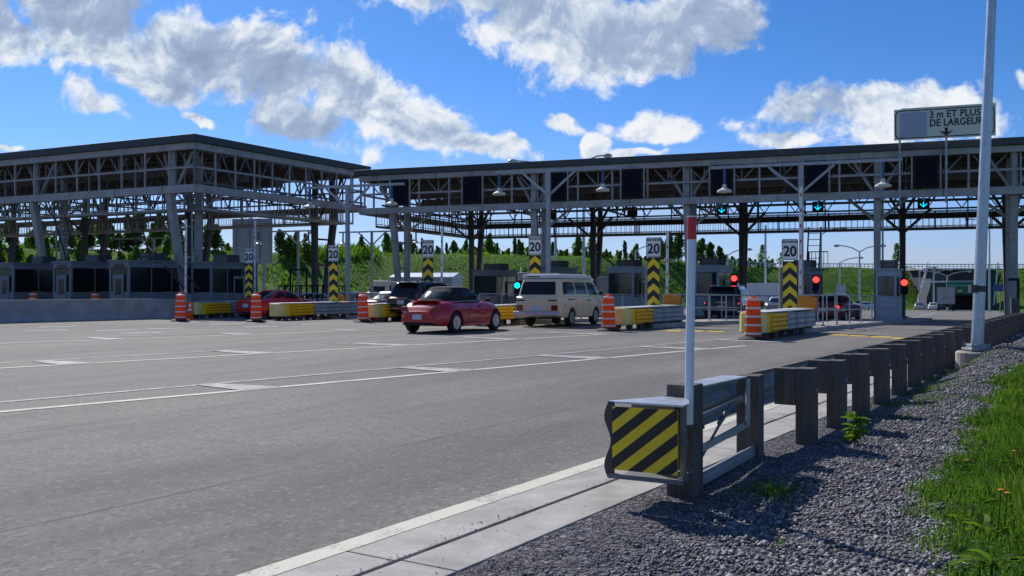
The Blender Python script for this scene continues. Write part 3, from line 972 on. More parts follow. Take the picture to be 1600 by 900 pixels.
# ground strut, anchor cable, cover plate between the first two posts
a, c2 = posts[0], posts[1]
mb = MB()
mb.bar((a.x + .06, a.y + .1, tz(a.x, a.y) + 0.05), (c2.x, c2.y - .05, tz(c2.x, c2.y) + 0.05), 0.09, 0.05)
mb.bar((a.x + .10, a.y + .1, tz(a.x, a.y) + 0.09), (c2.x + .04, c2.y - .05, tz(c2.x, c2.y) + 0.09), 0.012, 0.05)
mb.build('strut', M['galv_l'], gr_root)
mb = MB(); mb.tube((a.x + .06, a.y + .1, 0.12), (a.x + .42, a.y + .62, 0.50), 0.010); mb.tube((a.x + .34, a.y + .5, 0.43), (a.x + .48, a.y + .7, 0.55), 0.018)
mb.build('anchor_cable', M['galv_d'], gr_root, smooth=True)
mb = MB()
pa = a + DIRR * 0.18; pb = c2 - DIRR * 0.25
mb.bar((pa.x - .06, pa.y, 0.735), (pb.x - .04, pb.y, 0.705), 0.20, 0.012)
mb.bar((pa.x + .03, pa.y - .02, 0.30), (pb.x + .06, pb.y - .02, 0.33), 0.02, 0.05)
mb.build('cover_plate', M['galv_l'], gr_root)
mb = MB(); mb.bar((pb.x + .03, pb.y - .12, 0.33), (pb.x + .03, pb.y - .12, 0.69), 0.03, 0.04)
mb.build('end_bar', M['galv'], gr_root)
mb = MB()
mb.tube((pa.x, pa.y, 0.50), (pb.x, pb.y, 0.52), 0.032, n=12)
mb.build('anchor_tube', M['galv_d'], gr_root, smooth=True)
# impact head with the striped panel
H = uv(951, 629, 6.2)
head = MB()
th = R(28)
hw, hh_, hd = 0.50, 0.49, 0.42
zt, zb = 0.69, 0.20
# local frame: x along the face, y into the head; open steel box with a wavy left edge
def cham(z): return [(0, 0, z), (hw, 0, z), (hw, 0.12, z), (hw - 0.10, hd, z), (0.22, hd, z), (0.0, 0.03, z)]
head.prism([(c_[0], c_[1]) for c_ in cham(0)], zt - 0.012, zt)
hroot = head.build('impact_head', M['galv_l'], gr_root, loc=(H.x, H.y, 0), rz=-th)
mb = MB()
mb.box((hw / 2, -0.004, zb + 0.012), (hw, 0.03, 0.03)); mb.box((hw / 2, hd / 2, zb + 0.006), (hw - .14, hd, 0.012))
mb.box((hw - 0.015, 0.03, (zt + zb) / 2), (0.03, 0.012, zt - zb - .03)); mb.box((hw - 0.02, 0.10, (zt + zb) / 2), (0.012, 0.02, zt - zb - .03))
mb.box((hw - 0.02, 0.06, (zt + zb) / 2), (0.03, 0.1, 0.02)); mb.box((hw - 0.02, 0.06, zb + .02), (0.03, 0.12, 0.03))
mb.box((hw - .12, hd - .05, (zt + zb) / 2), (0.02, 0.02, zt - zb - .03)); mb.box((.18, hd - .08, (zt + zb) / 2), (.3, .02, zt - zb - .05))
mb.build('frame', M['galv_d'], hroot)
mb = MB()
n_ = 16
vs = []
for i in range(n_ + 1):
    z = zb + (zt - zb) * i / n_
    dxw = -0.028 * math.sin(i / n_ * math.pi * 3.1) - 0.005
    vs += [(dxw * 0.8, -0.012, z), (0.034, -0.008, z), (0.034, 0.02, z), (dxw, 0.02, z)]
fs = []
for i in range(n_):
    for k_ in range(4):
        fs.append((i * 4 + k_, i * 4 + (k_ + 1) % 4, (i + 1) * 4 + (k_ + 1) % 4, (i + 1) * 4 + k_))
mb.add(vs, fs); mb.build('edge_flange', M['struct_d'], hroot, smooth=True)
# striped panel: yellow plate with raised black bands clipped to the square
pw, ph = 0.435, 0.405
px0, pz0 = 0.034, zb + 0.055
mb = MB(); mb.box((px0 + pw / 2, -0.016, pz0 + ph / 2), (pw, 0.012, ph))
hp = mb.build('hazard_panel', M['yellow'], hroot)


def clip_band(c0, c1, w, h, sl):
    """part of the w x h rectangle where c0 < z - sl*x < c1"""
    poly = [(0, 0), (w, 0), (w, h), (0, h)]
    for sgn, c_ in ((1, c0), (-1, c1)):
        out = []
        for i in range(len(poly)):
            a_, b_ = poly[i], poly[(i + 1) % len(poly)]
            fa = sgn * (a_[1] - sl * a_[0] - c_); fb = sgn * (b_[1] - sl * b_[0] - c_)
            if fa >= 0: out.append(a_)
            if (fa > 0) != (fb > 0) and abs(fa - fb) > 1e-9:
                k_ = fa / (fa - fb); out.append((a_[0] + (b_[0] - a_[0]) * k_, a_[1] + (b_[1] - a_[1]) * k_))
        poly = out
        if len(poly) < 3: return None
    return poly


mb = MB()
slp = 0.80
c_ = -0.47
while c_ < ph:
    poly = clip_band(c_, c_ + 0.0775, pw, ph, slp)
    if poly: mb.prism_y([(px0 + q[0], pz0 + q[1]) for q in poly], -0.0245, -0.020)
    c_ += 0.155
mb.build('hazard_stripe', M['ink'], hroot)

# white marker pole on the first post
pm = uv(1076, 663, 6.36)
rt = empty('marker_pole', (pm.x, pm.y, pm.z), 0, 'tall white plastic marker pole with a red tip strapped to the first guardrail post', 'marker pole')
mb = MB(); mb.tube((0, 0, 0), (0.022, 0, 1.38), 0.029, 0.029, 20); mb.build('pole', M['post_w'], rt, smooth=True)
mb = MB(); mb.tube((0.0196, 0, 1.225), (0.0222, 0, 1.372), 0.0305, 0.0305, 20); mb.build('red_band', M['red'], rt, smooth=True)
mb = MB(); mb.tube((0, 0, 0.0), (0.0, 0, -0.03), 0.033, 0.033, 14); mb.box((0.03, .03, -.02), (.16, .02, .03)); mb.build('strap', M['struct_d'], rt)
# ------------------------------------------------------------------ toll canopies
ZT_, ZF, ZB, ZM, ZG1, ZG0, ZC = 8.29, 7.95, 7.65, 6.86, 6.07, 5.71, 4.99


class Frame:
    def __init__(s, ox, oy, ang):
        s.o = (ox, oy); s.a = ang
        s.ex = (math.cos(ang), -math.sin(ang)); s.ey = (math.sin(ang), math.cos(ang))

    def w(s, x, y, z=0.0):
        return Vector((s.o[0] + s.ex[0] * x + s.ey[0] * y, s.o[1] + s.ex[1] * x + s.ey[1] * y, z))

    def lx(s, u, ly=0.0):
        r = (u - 800) / FPX
        return (r * (s.o[1] + ly * s.ey[1]) - s.o[0] - ly * s.ey[0]) / (s.ex[0] - r * s.ex[1])


FR = Frame(17.5, 46.0, R(21))
FL = Frame(-17.04, 51.48, R(27.6))


def lattice_x(mb, x0, x1, y, step, front=True, w=0.09, diag=True):
    n = max(1, round((x1 - x0) / step)); st_ = (x1 - x0) / n
    for i in range(n + 1):
        x = x0 + i * st_
        mb.box((x, y, (ZB + ZG1) / 2), (w, w, ZB - ZG1))
        if diag and i < n:
            xm = x + st_ / 2
            mb.bar((x + st_ * .12, y + .6, ZB), (xm, y + .6, ZM + .02), 0.06); mb.bar((xm, y + .6, ZM + .02), (x + st_ * .88, y + .6, ZB), 0.06); mb.box((xm, y + .6, (ZB + ZM) / 2), (.05, .05, ZB - ZM))
    mb.box(((x0 + x1) / 2, y, ZM), (x1 - x0, w * .8, 0.11))


def lattice_y(mb, x, y0, y1, step, w=0.09, diag=True):
    n = max(1, round((y1 - y0) / step)); st_ = (y1 - y0) / n
    for i in range(n + 1):
        y = y0 + i * st_
        mb.box((x, y, (ZB + ZG1) / 2), (w, w, ZB - ZG1))
        if diag and i < n:
            ym = y + st_ / 2
            mb.bar((x - .5, y, ZB), (x - .5, ym, ZM), 0.07); mb.bar((x - .5, ym, ZM), (x - .5, y + st_, ZB), 0.07)
    mb.box((x, (y0 + y1) / 2, ZM), (w * .8, y1 - y0, 0.11))


def railing_pk(mb, a, b, z, h, step=0.16, r=0.016):
    a = Vector(a); b = Vector(b); n = max(1, int((b - a).length / step))
    mb.bar((a.x, a.y, z + h), (b.x, b.y, z + h), 0.05); mb.bar((a.x, a.y, z + 0.1), (b.x, b.y, z + .1), 0.035)
    for i in range(n + 1):
        p = a + (b - a) * (i / n)
        mb.box((p.x, p.y, z + h / 2), (r * 2 if i % 9 else 0.06, r * 2 if i % 9 else 0.06, h))


def set_h(k):
    global ZT_, ZF, ZB, ZM, ZG1, ZG0, ZC
    ZT_, ZF, ZB, ZM, ZG1, ZG0, ZC = [EYE + (z_ - EYE) * k for z_ in (8.29, 7.95, 7.65, 6.86, 6.07, 5.71, 4.99)]


def column_pair(root, x, y, sgn, k, m):
    """two box legs that close towards the ground; sgn=+1 leans out to the front"""
    g = float(gz(*FRM.w(x, y)[:2])) - 0.15
    k = ZG0 / 5.71
    mb = MB()
    mb.bar((x, y - sgn * 0.1, g), (x, y - sgn * 1.15 * k, ZG0 + 0.02), 0.27 * k, 0.30 * k, 0.34 * k, 0.34 * k, up=(1, 0, 0))
    mb.build('column', m, root, bevel=0.02)
    mb = MB()
    mb.bar((x, y + sgn * 0.62 * k, g), (x, y + sgn * 0.70 * k, ZG0 + 0.3), 0.27 * k, 0.30 * k, 0.30 * k, 0.32 * k, up=(1, 0, 0))
    mb.build('column', m, root, bevel=0.02)
    for z, e in ((1.1, .5), (2.9, .8), (4.4, 1.1)):
        mb = MB(); mb.box((x, y + sgn * .1, g + z * k), (0.12, e * k, 0.12)); mb.build('tie_plate', m, root)
    mb = MB(); mb.box((x, y + sgn * .25, g + 0.16), (0.6, 1.4, 0.30)); mb.build('base_plate', m, root)
    for sx in (-1, 1):
        mb = MB(); mb.bar((x + sx * .12, y + sgn * .7, ZG0 - 0.9), (x + sx * 1.5, y + sgn * 1.4, ZG1), 0.13); mb.build('knee_brace', m, root)
        mb = MB(); mb.bar((x + sx * .12, y - sgn * 1.0, ZG0 + .3), (x + sx * 1.1, y - sgn * .7, ZB), 0.14); mb.build('knee_brace', m, root)
    mb = MB(); mb.box((x, y - sgn * 1.1, (ZG0 + ZB) / 2), (0.28, 0.26, ZB - ZG0)); mb.build('column_head', m, root)
    mb = MB(); mb.box((x, y + sgn * .75, (ZG0 + ZB) / 2), (0.28, 0.26, ZB - ZG0)); mb.build('column_head', m, root)


def canopy(name, F, x0, x1, D, label, fx, rx, walk, side_l=False):
    global FRM
    FRM = F
    root = empty(name, (F.o[0], F.o[1], 0), -F.a, label, 'toll canopy')
    L = x1 - x0; xc = (x0 + x1) / 2
    mb = MB(); mb.box((xc, D / 2, (ZT_ + ZF) / 2), (L + 0.5, D + 0.5, ZT_ - ZF))
    mb.build('roof', M['fascia'], root, bevel=0.03)
    mb = MB()
    mb.box((xc, D / 2, ZF - 0.045), (L - 0.4, D - 0.4, 0.08))
    y = 0.6
    while y < D - .3:
        mb.box((xc, y, ZF - 0.12), (L - .6, 0.10, 0.09)); y += 0.45
    mb.build('roof_deck', M['deck'], root)
    mb = MB()
    for y in (0.06, D - 0.06): mb.box((xc, y, (ZF + ZB) / 2 - .002), (L, 0.26, ZF - ZB))
    for x in (x0 + 0.06, x1 - .06): mb.box((x, D / 2, (ZF + ZB) / 2 - .006), (0.25, D - .28, ZF - ZB))
    mb.build('eaves_beam', M['struct'], root, bevel=0.015)
    mb = MB()
    mb.box((xc, 0.06, (ZG0 + ZG1) / 2), (L, 0.28, ZG1 - ZG0))
    for x in (x0 + 0.06, x1 - .06): mb.box((x, D / 2, (ZG0 + ZG1) / 2 - .004), (0.26, D - .3, ZG1 - ZG0))
    mb.build('lower_girder', M['struct'], root, bevel=0.015)
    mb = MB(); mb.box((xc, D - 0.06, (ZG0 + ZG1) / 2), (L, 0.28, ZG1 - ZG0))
    mb.build('rear_girder', M['struct_d'], root)  # dark copy of the girder steel; its colour carries the shade under the roof
    # seams between the girder plates
    mb = MB(); x = x0 + 1.2
    while x < x1:
        mb.box((x, -0.083, (ZG0 + ZG1) / 2), (0.03, 0.006, ZG1 - ZG0 + .01)); mb.box((x, -0.073, (ZF + ZB) / 2), (0.025, 0.006, ZF - ZB)); x += 3.75
    mb.build('plate_seam', M['struct_d'], root)
    mb = MB()
    lattice_x(mb, x0 + .06, x1 - .06, 0.06, 1.88)
    lattice_y(mb, x1 - 0.06, 0.06, D - .06, 1.6, diag=False); lattice_y(mb, x0 + 0.06, 0.06, D - .06, 1.6, diag=False)
    mb.build('front_lattice', M['truss'], root)
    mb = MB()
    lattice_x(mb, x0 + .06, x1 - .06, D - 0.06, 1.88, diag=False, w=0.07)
    mb.build('rear_lattice', M['struct_d'], root)  # rear lattice darkened likewise, roof shade in its colour
    # space truss carrying the roof
    mb = MB()
    x = x0 + 1.4
    i = 0
    while x < x1:
        z1 = ZB - .02
        mb.bar((x, .2, z1), (x, D - .2, z1), 0.12); mb.bar((x, .2, ZG1 + .15), (x, D - .2, ZG1 + .15), 0.10)
        y = .2; st_ = 1.9
        while y + st_ < D:
            mb.bar((x, y, z1), (x, y + st_ / 2, ZG1 + .15), 0.07); mb.bar((x, y + st_ / 2, ZG1 + .15), (x, y + st_, z1), 0.07); y += st_
        x += 5.64; i += 1
    for y in (2.4, 7.2, D - 2.6):
        mb.bar((x0, y, z1 - .12), (x1, y, z1 - .12), 0.11); mb.bar((x0, y, ZG1 + .06), (x1, y, ZG1 + .06), 0.10)
        x = x0
        while x + 1.88 < x1:
            mb.bar((x, y, z1 - .12), (x + .94, y, ZG1 + .06), 0.06); mb.bar((x + .94, y, ZG1 + .06), (x + 1.88, y, z1 - .12), 0.06); x += 1.88
    mb.build('roof_truss', M['truss_d'], root)
    # ducts and cable trays hung inside the truss
    mb = MB()
    mb.box((xc, 3.2, ZB - .55), (L - 3, 0.6, 0.55)); mb.box((xc, 5.6, ZB - .9), (L - 3, 0.5, 0.5)); mb.box((xc, 8.4, ZB - .9), (L - 3, 0.5, 0.6))
    mb.build('service_duct', M['deck'], root)
    for x in fx:
        mb = MB(); mb.path([(x + .25, .25, ZB), (x + .25, .25, ZG0 + .1), (x + .25, .9, ZG0 - .3), (x + .25, 1.5, ZG0 - .6), (x + .25, 1.62, .6)], .045, 8); mb.build('drain_pipe', M['galv'], root, smooth=True)
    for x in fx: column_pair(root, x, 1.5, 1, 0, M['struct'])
    for x in rx: column_pair(root, x, D - 1.8, -1, 0, M['struct_d'])  # same columns as the front, with the shade painted in as darker steel
    # hung service catwalks
    fl = MB(); rl = MB()
    for (ax, ay, bx, by) in walk:
        d = Vector((bx - ax, by - ay, 0)).normalized(); q = Vector((d.y, -d.x, 0)) * 0.45
        fl.bar((ax, ay, ZC + .05), (bx, by, ZC + .05), 0.85, 0.06)
        fl.bar((ax - q.x, ay - q.y, ZC + .06), (bx - q.x, by - q.y, ZC + .06), 0.06, 0.13)
        fl.bar((ax + q.x, ay + q.y, ZC + .062), (bx + q.x, by + q.y, ZC + .062), 0.06, 0.13)
        for sg in (-1, 1):
            railing_pk(rl, (ax + q.x * sg, ay + q.y * sg, 0), (bx + q.x * sg, by + q.y * sg, 0), ZC + .12, 1.0, 0.34, .011)
        n = max(1, int(math.hypot(bx - ax, by - ay) / 3.76))
        for i in range(n + 1):
            px_, py_ = ax + (bx - ax) * i / n, ay + (by - ay) * i / n
            rl.bar((px_ + q.x, py_ + q.y, ZC), (px_ + q.x, py_ + q.y, ZB), 0.07); rl.bar((px_ - q.x, py_ - q.y, ZC), (px_ - q.x, py_ - q.y, ZG0), 0.06)
    w_ = fl.build('catwalk', M['struct'] if side_l else M['struct_d'], root)
    rl.build('railing', M['struct'] if side_l else M['struct_d'], w_)
    return root


DR = 15.5
canopy('toll_canopy', FR, -28.3, 13.5, DR, 'long right hand toll plaza canopy carrying the width sign and the dark lane displays',
       [-26.3, -17.6, -9.2, 0.0, 5.9, 12.8], [-26.8, -17.9, -8.1, 1.4, 7.1, 12.9],
       [(-27.6, DR - .7, 13.2, DR - .7), (-27.3, 1.0, -27.3, DR - 1.3)])
DL = 15.4
set_h(1.2)
canopy('toll_canopy', FL, -41.0, 0.0, DL, 'left hand toll plaza canopy with the sharp corner above the concrete barrier',
       [-2.0, -13.4, -24.6, -36.0], [-2.3, -13.7, -24.8, -36.0],
       [(-40.4, 1.4, -1.7, 1.4), (-1.1, 1.2, -1.1, DL - .6), (-40.4, DL - 1.2, -1.8, DL - 1.2)], True)
set_h(1.0)

# lane displays on the front girder -------------------------------------
LD = [(625, 'unlit dark lane display nearest the joint between the two canopies'), (738, 'unlit dark blue lane display, second from the left on the long canopy'),
      (870, 'unlit black lane display behind the middle lamp gantry post'), (988, 'unlit lane display with a reddish tint above the third toll booth'),
      (1128, 'unlit lane display behind the hanging lamp, above the lit cyan arrow nearest the centre'), (1275, 'unlit black lane display beside the tall post of the right hand gantry'),
      (1447, 'unlit black lane display right below the width sign')]
lroot = None
for i, (u, lab) in enumerate(LD):
    if lroot is None:
        lroot = empty('lane_display', (0, 0, 0), 0, lab, 'lane display', 'dark lane displays along the canopy front')
        mb = MB(); mb.box((0, 0, 0), (1.05, 0.22, 1.5)); mb.build('housing', M['black'], lroot, bevel=0.03)
        mb = MB(); mb.box((0, -0.113, 0), (0.9, 0.012, 1.34)); mb.build('screen', M['panel'], lroot)
        for x in (-.62, .62):
            mb = MB(); mb.box((x, 0.0, 0.0), (0.07, 0.09, 1.58)); mb.build('bracket', M['truss'], lroot)
        o = lroot
    else:
        o = copy_tree(lroot, label=lab)
    p = FR.w(FR.lx(u, -0.2), -0.2, 6.87)
    o.location = p; o.rotation_euler = (0, 0, -FR.a)

# lane arrows on the rear walkway ----------------------------------------
ar0 = {}
for (u, lit, lab) in ((988, False, 'small unlit lane signal box over the lane by the third booth'), (1128, True, 'small black signal box with a cyan down arrow left of the lattice ladder'),
                      (1278, True, 'small black signal box with a cyan down arrow above the booth ladder'), (1443, True, 'small black signal box with a cyan down arrow under the width sign'),
                      (862, False, 'small unlit lane signal box behind the middle lamp gantry post')):
    key = lit
    p = FR.w(FR.lx(u, DR - 3), DR - 3, 6.42)
    if key not in ar0:
        rt = empty('lane_signal', p, -FR.a, lab, 'lane signal', 'lane signals hung under the canopy')
        mb = MB(); mb.box((0, 0, 0), (0.66, 0.18, 0.62)); mb.build('housing', M['black'], rt, bevel=0.02)
        mb = MB(); mb.bar((0, 0.02, .3), (0, 0.02, 1.2), 0.06); mb.build('hanger', M['struct_d'], rt)
        if lit:
            mb = MB(); mb.bar((0, -.097, .22), (0, -.097, -.20), 0.05, 0.012, up=(0, 1, 0)); mb.bar((-.19, -.098, -.02), (0, -.098, -.21), .05, .012, up=(0, 1, 0)); mb.bar((.19, -.099, -.02), (0, -.099, -.21), .05, .012, up=(0, 1, 0))
            mb.build('arrow', M['arrow'], rt)
        ar0[key] = rt
    else:
        copy_tree(ar0[key], loc=p, rz=-FR.a, label=lab)

# width sign above the roof ------------------------------------------------
xa, xb = FR.lx(1397, -.6), FR.lx(1556, -.6)
sw = xb - xa
p = FR.w((xa + xb) / 2, -0.6, 0)
rt = empty('width_sign', (p.x, p.y, 9.08), -FR.a, 'ivory overhead sign reading 3 m ET PLUS DE LARGEUR above the canopy roof', 'road sign')
sh = 1.44


def rrect(w, h, r, n=6):
    pts = []
    for cx, cy, a0 in ((w / 2 - r, h / 2 - r, 0), (-w / 2 + r, h / 2 - r, 90), (-w / 2 + r, -h / 2 + r, 180), (w / 2 - r, -h / 2 + r, 270)):
        for i in range(n + 1):
            a_ = R(a0 + 90 * i / n); pts.append((cx + r * math.cos(a_), cy + r * math.sin(a_)))
    return pts


mb = MB(); mb.box((0, 0.03, 0), (sw, 0.05, sh)); mb.box((0.15, 0.08, .05), (sw - .3, 0.04, sh)); pn = mb.build('panel', M['sign_c'], rt)
mb = MB(); o_ = rrect(sw - .1, sh - .12, .22); i_ = rrect(sw - .19, sh - .21, .19); k = len(o_)
mb.add([(a_[0], -0.004, a_[1]) for a_ in o_] + [(a_[0], -0.004, a_[1]) for a_ in i_], [(j, (j + 1) % k, k + (j + 1) % k, k + j) for j in range(k)])
mb.build('border', M['ink'], rt)
mb = MB(); mb.box((-sw / 2 + .83, -0.003, -0.02), (1.16, 0.006, sh - .30)); mb.build('blank_panel', M['sign_g'], rt)
tx = -sw / 2 + 1.52
text_mesh('lettering', '3 m ET PLUS', 0.46, M['ink'], rt, (tx, -0.004, 0.38), (R(90), 0, 0), 'LEFT', 0.003, 0.009, 0.84, 1.04)
text_mesh('lettering', 'DE LARGEUR', 0.46, M['ink'], rt, (tx, -0.004, -0.01), (R(90), 0, 0), 'LEFT', 0.003, 0.010, 0.83, 1.02)
mb = MB(); ax_ = tx + .72
mb.prism_y([(ax_ - .065, -.24), (ax_ + .065, -.24), (ax_ + .065, -.44), (ax_ + .32, -.36), (ax_, -.62), (ax_ - .32, -.36), (ax_ - .065, -.44)], -0.008, -0.002)
mb.build('arrow', M['ink'], rt)
for x in (-sw / 2 + .25, -sw / 2 + 2.25, sw / 2 - .4):
    mb = MB(); mb.box((x, 0.16, -1.75), (0.09, 0.12, 3.9)); mb.bar((x, .16, -2.2), (x, .6, -2.2), .06); mb.bar((x, .16, -1.3), (x, .6, -1.3), .06)
    mb.build('support', M['galv'], rt)

# ------------------------------------------------------------------ islands
ISL = [((8.55, 30.2), (18.9, 47.4)), ((4.6, 34.3), (15.4, 50.3)), ((.2, 37.8), (11.3, 54.2)), ((-4.3, 41.5), (7.0, 57.4)), ((-9.2, 44.8), (2.8, 60.5)), ((-14.2, 48.5), (-1.2, 63.5))]
ILAB = ['concrete island at the right end holding the tallest chevron board', 'concrete island second from the right with a long pipe railing', 'concrete island in front of the cream camper van',
        'concrete island behind the black utility vehicle', 'concrete island left of the black utility vehicle', 'concrete island beside the left red coupe']
IA = []
for (a, b), lab in zip(ISL, ILAB):
    a = Vector(a); b = Vector(b); d = (b - a).normalized(); b = b + d * 5; q = Vector((d.y, -d.x))
    ang = math.atan2(d.x, d.y); IA.append(ang)
    z0 = float(gz(*a)); L = (b - a).length; zE = float(gz(*b)) - z0
    vs = []; wv = [(0, .15), (.5, .55), (1.6, .75), (5, .95), (L, 1.05)]
    outl = [(w_, s_) for s_, w_ in wv] + [(-w_, s_) for s_, w_ in reversed(wv)]
    mb = MB(); n = len(outl)
    gl_ = [float(gz(a.x + d.x * s_ + q.x * w_, a.y + d.y * s_ + q.y * w_)) - z0 for (w_, s_) in outl]
    mb.add([(w_, s_, g_ + .15) for (w_, s_), g_ in zip(outl, gl_)] + [(w_, s_, g_ - .2) for (w_, s_), g_ in zip(outl, gl_)],
           [(2 * k_ + 0, 0, 0) for k_ in range(0)] + [(i, n - 1 - i, n - 2 - i, i + 1) for i in range(len(wv) - 1)] + [(i, (i + 1) % n, n + (i + 1) % n, n + i) for i in range(n)])
    o = mb.build('traffic_island', M['conc'], None, loc=(a.x, a.y, z0), rz=-ang)
    tag(o, lab, 'traffic island', 'concrete islands between the toll lanes')


def on_island(i, s, off=0.0):
    a = Vector(ISL[i][0]); b = Vector(ISL[i][1]); d = (b - a).normalized(); q = Vector((d.y, -d.x))
    p = a + d * s + q * off
    return Vector((p.x, p.y, float(gz(p.x, p.y)) + .15))


# ------------------------------------------------------------------ crash cushions
def attenuator(loc, ang, label, first=[None]):
    if first[0] is None:
        rt = empty('crash_cushion', loc, -ang, label, 'crash cushion', 'crash cushions in front of the toll islands')
        first[0] = rt
        # nose: rounded pale yellow box
        mb = MB(); pts = [(-.36, .35), (-.36, .12), (-.26, 0), (.26, 0), (.36, .12), (.36, .35)]
        mb.prism(pts, .18, .74); mb.build('nose', M['yel_p'], rt, bevel=0.03)
        mb = MB(); mb.box((0, .85, .45), (.72, 1.0, .54)); mb.build('side_cover', M['yel_t'], rt, bevel=0.02)
        mb = MB()
        for z in (.27, .40, .53, .655):
            mb.tube((.375, .62, z), (.375, 2.05, z), .062, n=10); mb.tube((-.375, .62, z), (-.375, 2.05, z), .062, n=10)
        mb.box((0, 1.72, .46), (.72, .72, .5))
        mb.build('bellows', M['yel_d'], rt, smooth=True)
        for k in range(3):
            y0 = 2.08 + k * 1.02
            mb = MB()
            prof_ = [(.36, .2), (.40, .23), (.40, .30), (.36, .345), (.40, .39), (.40, .46), (.36, .505), (.40, .55), (.40, .62), (.36, .665), (.375, .70)]
            for sg in (-1, 1):
                vs = []
                for yy_, e in ((y0, .03 - .006 * k), (y0 + 1.1, .0)):
                    vs += [(sg * (p_[0] + e), yy_, p_[1]) for p_ in prof_]
                n_ = len(prof_)
                mb.add(vs, [(i, i + 1, n_ + i + 1, n_ + i) for i in range(n_ - 1)])
            mb.build('fender_panel', M['galv'], rt, smooth=False)
            mb = MB()
            for sg in (-1, 1): mb.box((sg * .412, y0 + .5, .425), (.006, .42, .028))
            mb.build('reflector_slot', M['white_d'], rt)
        mb = MB(); mb.box((0, 2.6, .755), (.80, 5.0, .025)); mb.box((0, 3.6, .77), (.5, 2.6, .03)); mb.build('top_plate', M['white_d'], rt)
        mb = MB()
        for y in (.5, 1.4, 2.3, 3.3, 4.3):
            mb.box((-.22, y, .1), (.1, .25, .2)); mb.box((.22, y, .1), (.1, .25, .2)); mb.box((0, y, .2), (.66, .1, .05))
        mb.box((0, 2.6, .42), (.5, 4.8, .4)); mb.box((0, 5.3, .4), (.5, .3, .7))
        mb.build('skid', M['struct_d'], rt)
        return rt
    return copy_tree(first[0], loc=loc, rz=-ang, label=label)


def gpt(x, y, dz=0.0): return Vector((x, y, float(gz(x, y)) + dz))


ATT = [((6.55, 26.35), R(33), 'yellow nosed crash cushion behind the rightmost orange barrel'), ((3.55, 32.2), R(31), 'yellow nosed crash cushion right of the camper van'),
       ((-1.35, 35.9), R(31), 'yellow nosed crash cushion partly hidden between the convertible and the van'), ((-6.0, 40.3), R(31), 'yellow nosed crash cushion hidden behind the black utility vehicle'),
       ((-10.35, 41.7), R(31), 'yellow nosed crash cushion in front of the left red coupe'), ((-15.0, 44.8), R(31), 'yellow nosed crash cushion left of the red coupe, nearest the barrier end')]
for (xy, ang, lab) in ATT: attenuator(gpt(*xy), ang + R(random.uniform(-1.2, 1.2)), lab)


# ------------------------------------------------------------------ barrels and cones
def barrel(loc, label, h=1.16, first=[None], rz=0):
    if first[0] is None:
        rt = empty('traffic_barrel', loc, rz, label, 'traffic barrel', 'orange traffic barrels before the islands')
        first[0] = rt
        zs = np.linspace(.06, h - .06, 10)
        rr = lambda z: .235 - .055 * (z / h)
        mb = MB()
        pr = [(rr(0.05), .05)]
        for i, z in enumerate(zs):
            pr.append((rr(z) + (.008 if i % 2 else 0), z))
        pr += [(rr(h), h - .03), (.12, h), (.06, h + .005)]
        mb.lathe(pr, n=24); mb.build('barrel_body', M['orange'], rt, smooth=True)
        for i in range(1, 10, 2):
            mb = MB(); z0, z1 = zs[i] - .022, zs[i] + .030
            mb.lathe([(rr(z0) + .010, z0), (rr(z1) + .010, z1)], n=24); mb.build('reflective_band', M['silver_t'], rt, smooth=True)
        mb = MB(); mb.lathe([(.40, 0), (.42, .03), (.36, .075), (.26, .10)], n=16); mb.build('rubber_base', M['rubber'], rt, smooth=True)
        mb = MB(); mb.box((0, 0, h + .03), (.16, .05, .05)); mb.build('handle', M['orange'], rt, bevel=0.01)
        return rt
    o = copy_tree(first[0], loc=loc, rz=rz, label=label); o.rotation_euler = (R(random.uniform(-1.6, 1.6)), R(random.uniform(-1.6, 1.6)), rz); return o


for (u, v, lab) in ((1177, 531, 'orange and silver barrel at the rightmost crash cushion'), (951, 517, 'orange and silver barrel beside the camper van'), (568, 503.5, 'orange and silver barrel left of the black utility vehicle'),
                    (400, 503, 'orange and silver barrel in front of the left red coupe'), (282, 502, 'orange and silver barrel at the end of the concrete barrier')):
    x, y = G(u, v); barrel(gpt(x, y), lab, rz=u * .3)
for (u, v, dY, lab) in ((52, 466, 49, 'orange barrel whose top shows above the left end of the barrier'), (149, 466, 47.5, 'orange barrel whose top shows above the middle of the barrier')):
    barrel(gpt((u - 800) / FPX * dY, dY), lab, rz=u)


def cone(loc, label, s=1.0, first=[None], rz=0):
    if first[0] is None:
        rt = empty('traffic_cone', loc, rz, label, 'traffic cone', 'orange traffic cones')
        first[0] = rt
        mb = MB(); mb.lathe([(.13, .03), (.03, .70), (.018, .715)], n=18); mb.build('cone_body', M['orange'], rt, smooth=True)
        for z0, z1 in ((.36, .44), (.52, .60)):
            r_ = lambda z: .13 - .10 * (z - .03) / .67 + .003
            mb = MB(); mb.lathe([(r_(z0), z0), (r_(z1), z1)], n=18); mb.build('reflective_collar', M['white'], rt, smooth=True)
        mb = MB(); mb.box((0, 0, .015), (.36, .36, .03)); mb.build('cone_base', M['orange'], rt, bevel=0.008)
        o = rt
    else:
        o = copy_tree(first[0], loc=loc, rz=rz, label=label)
    o.scale = (s, s, s)
    return o


for (u, v, s, lab) in ((1190, 528, 1.0, 'orange cone with two white collars beside the rightmost barrel'), (297, 500, 1.15, 'orange cone leaning close to the barrel at the barrier end'),
                       (585, 502, 1.2, 'orange cone half hidden by the black utility vehicle')):
    x, y = G(u, v); cone(gpt(x, y), lab, s, rz=u)
for (x, y, lab) in ((36.6, 70, 'small far orange cone beyond the right canopy column'), (35.5, 68.5, 'small far orange cone left of the other far cone')):
    cone(Vector((x, y, tz(x, y))), lab, 1.1)


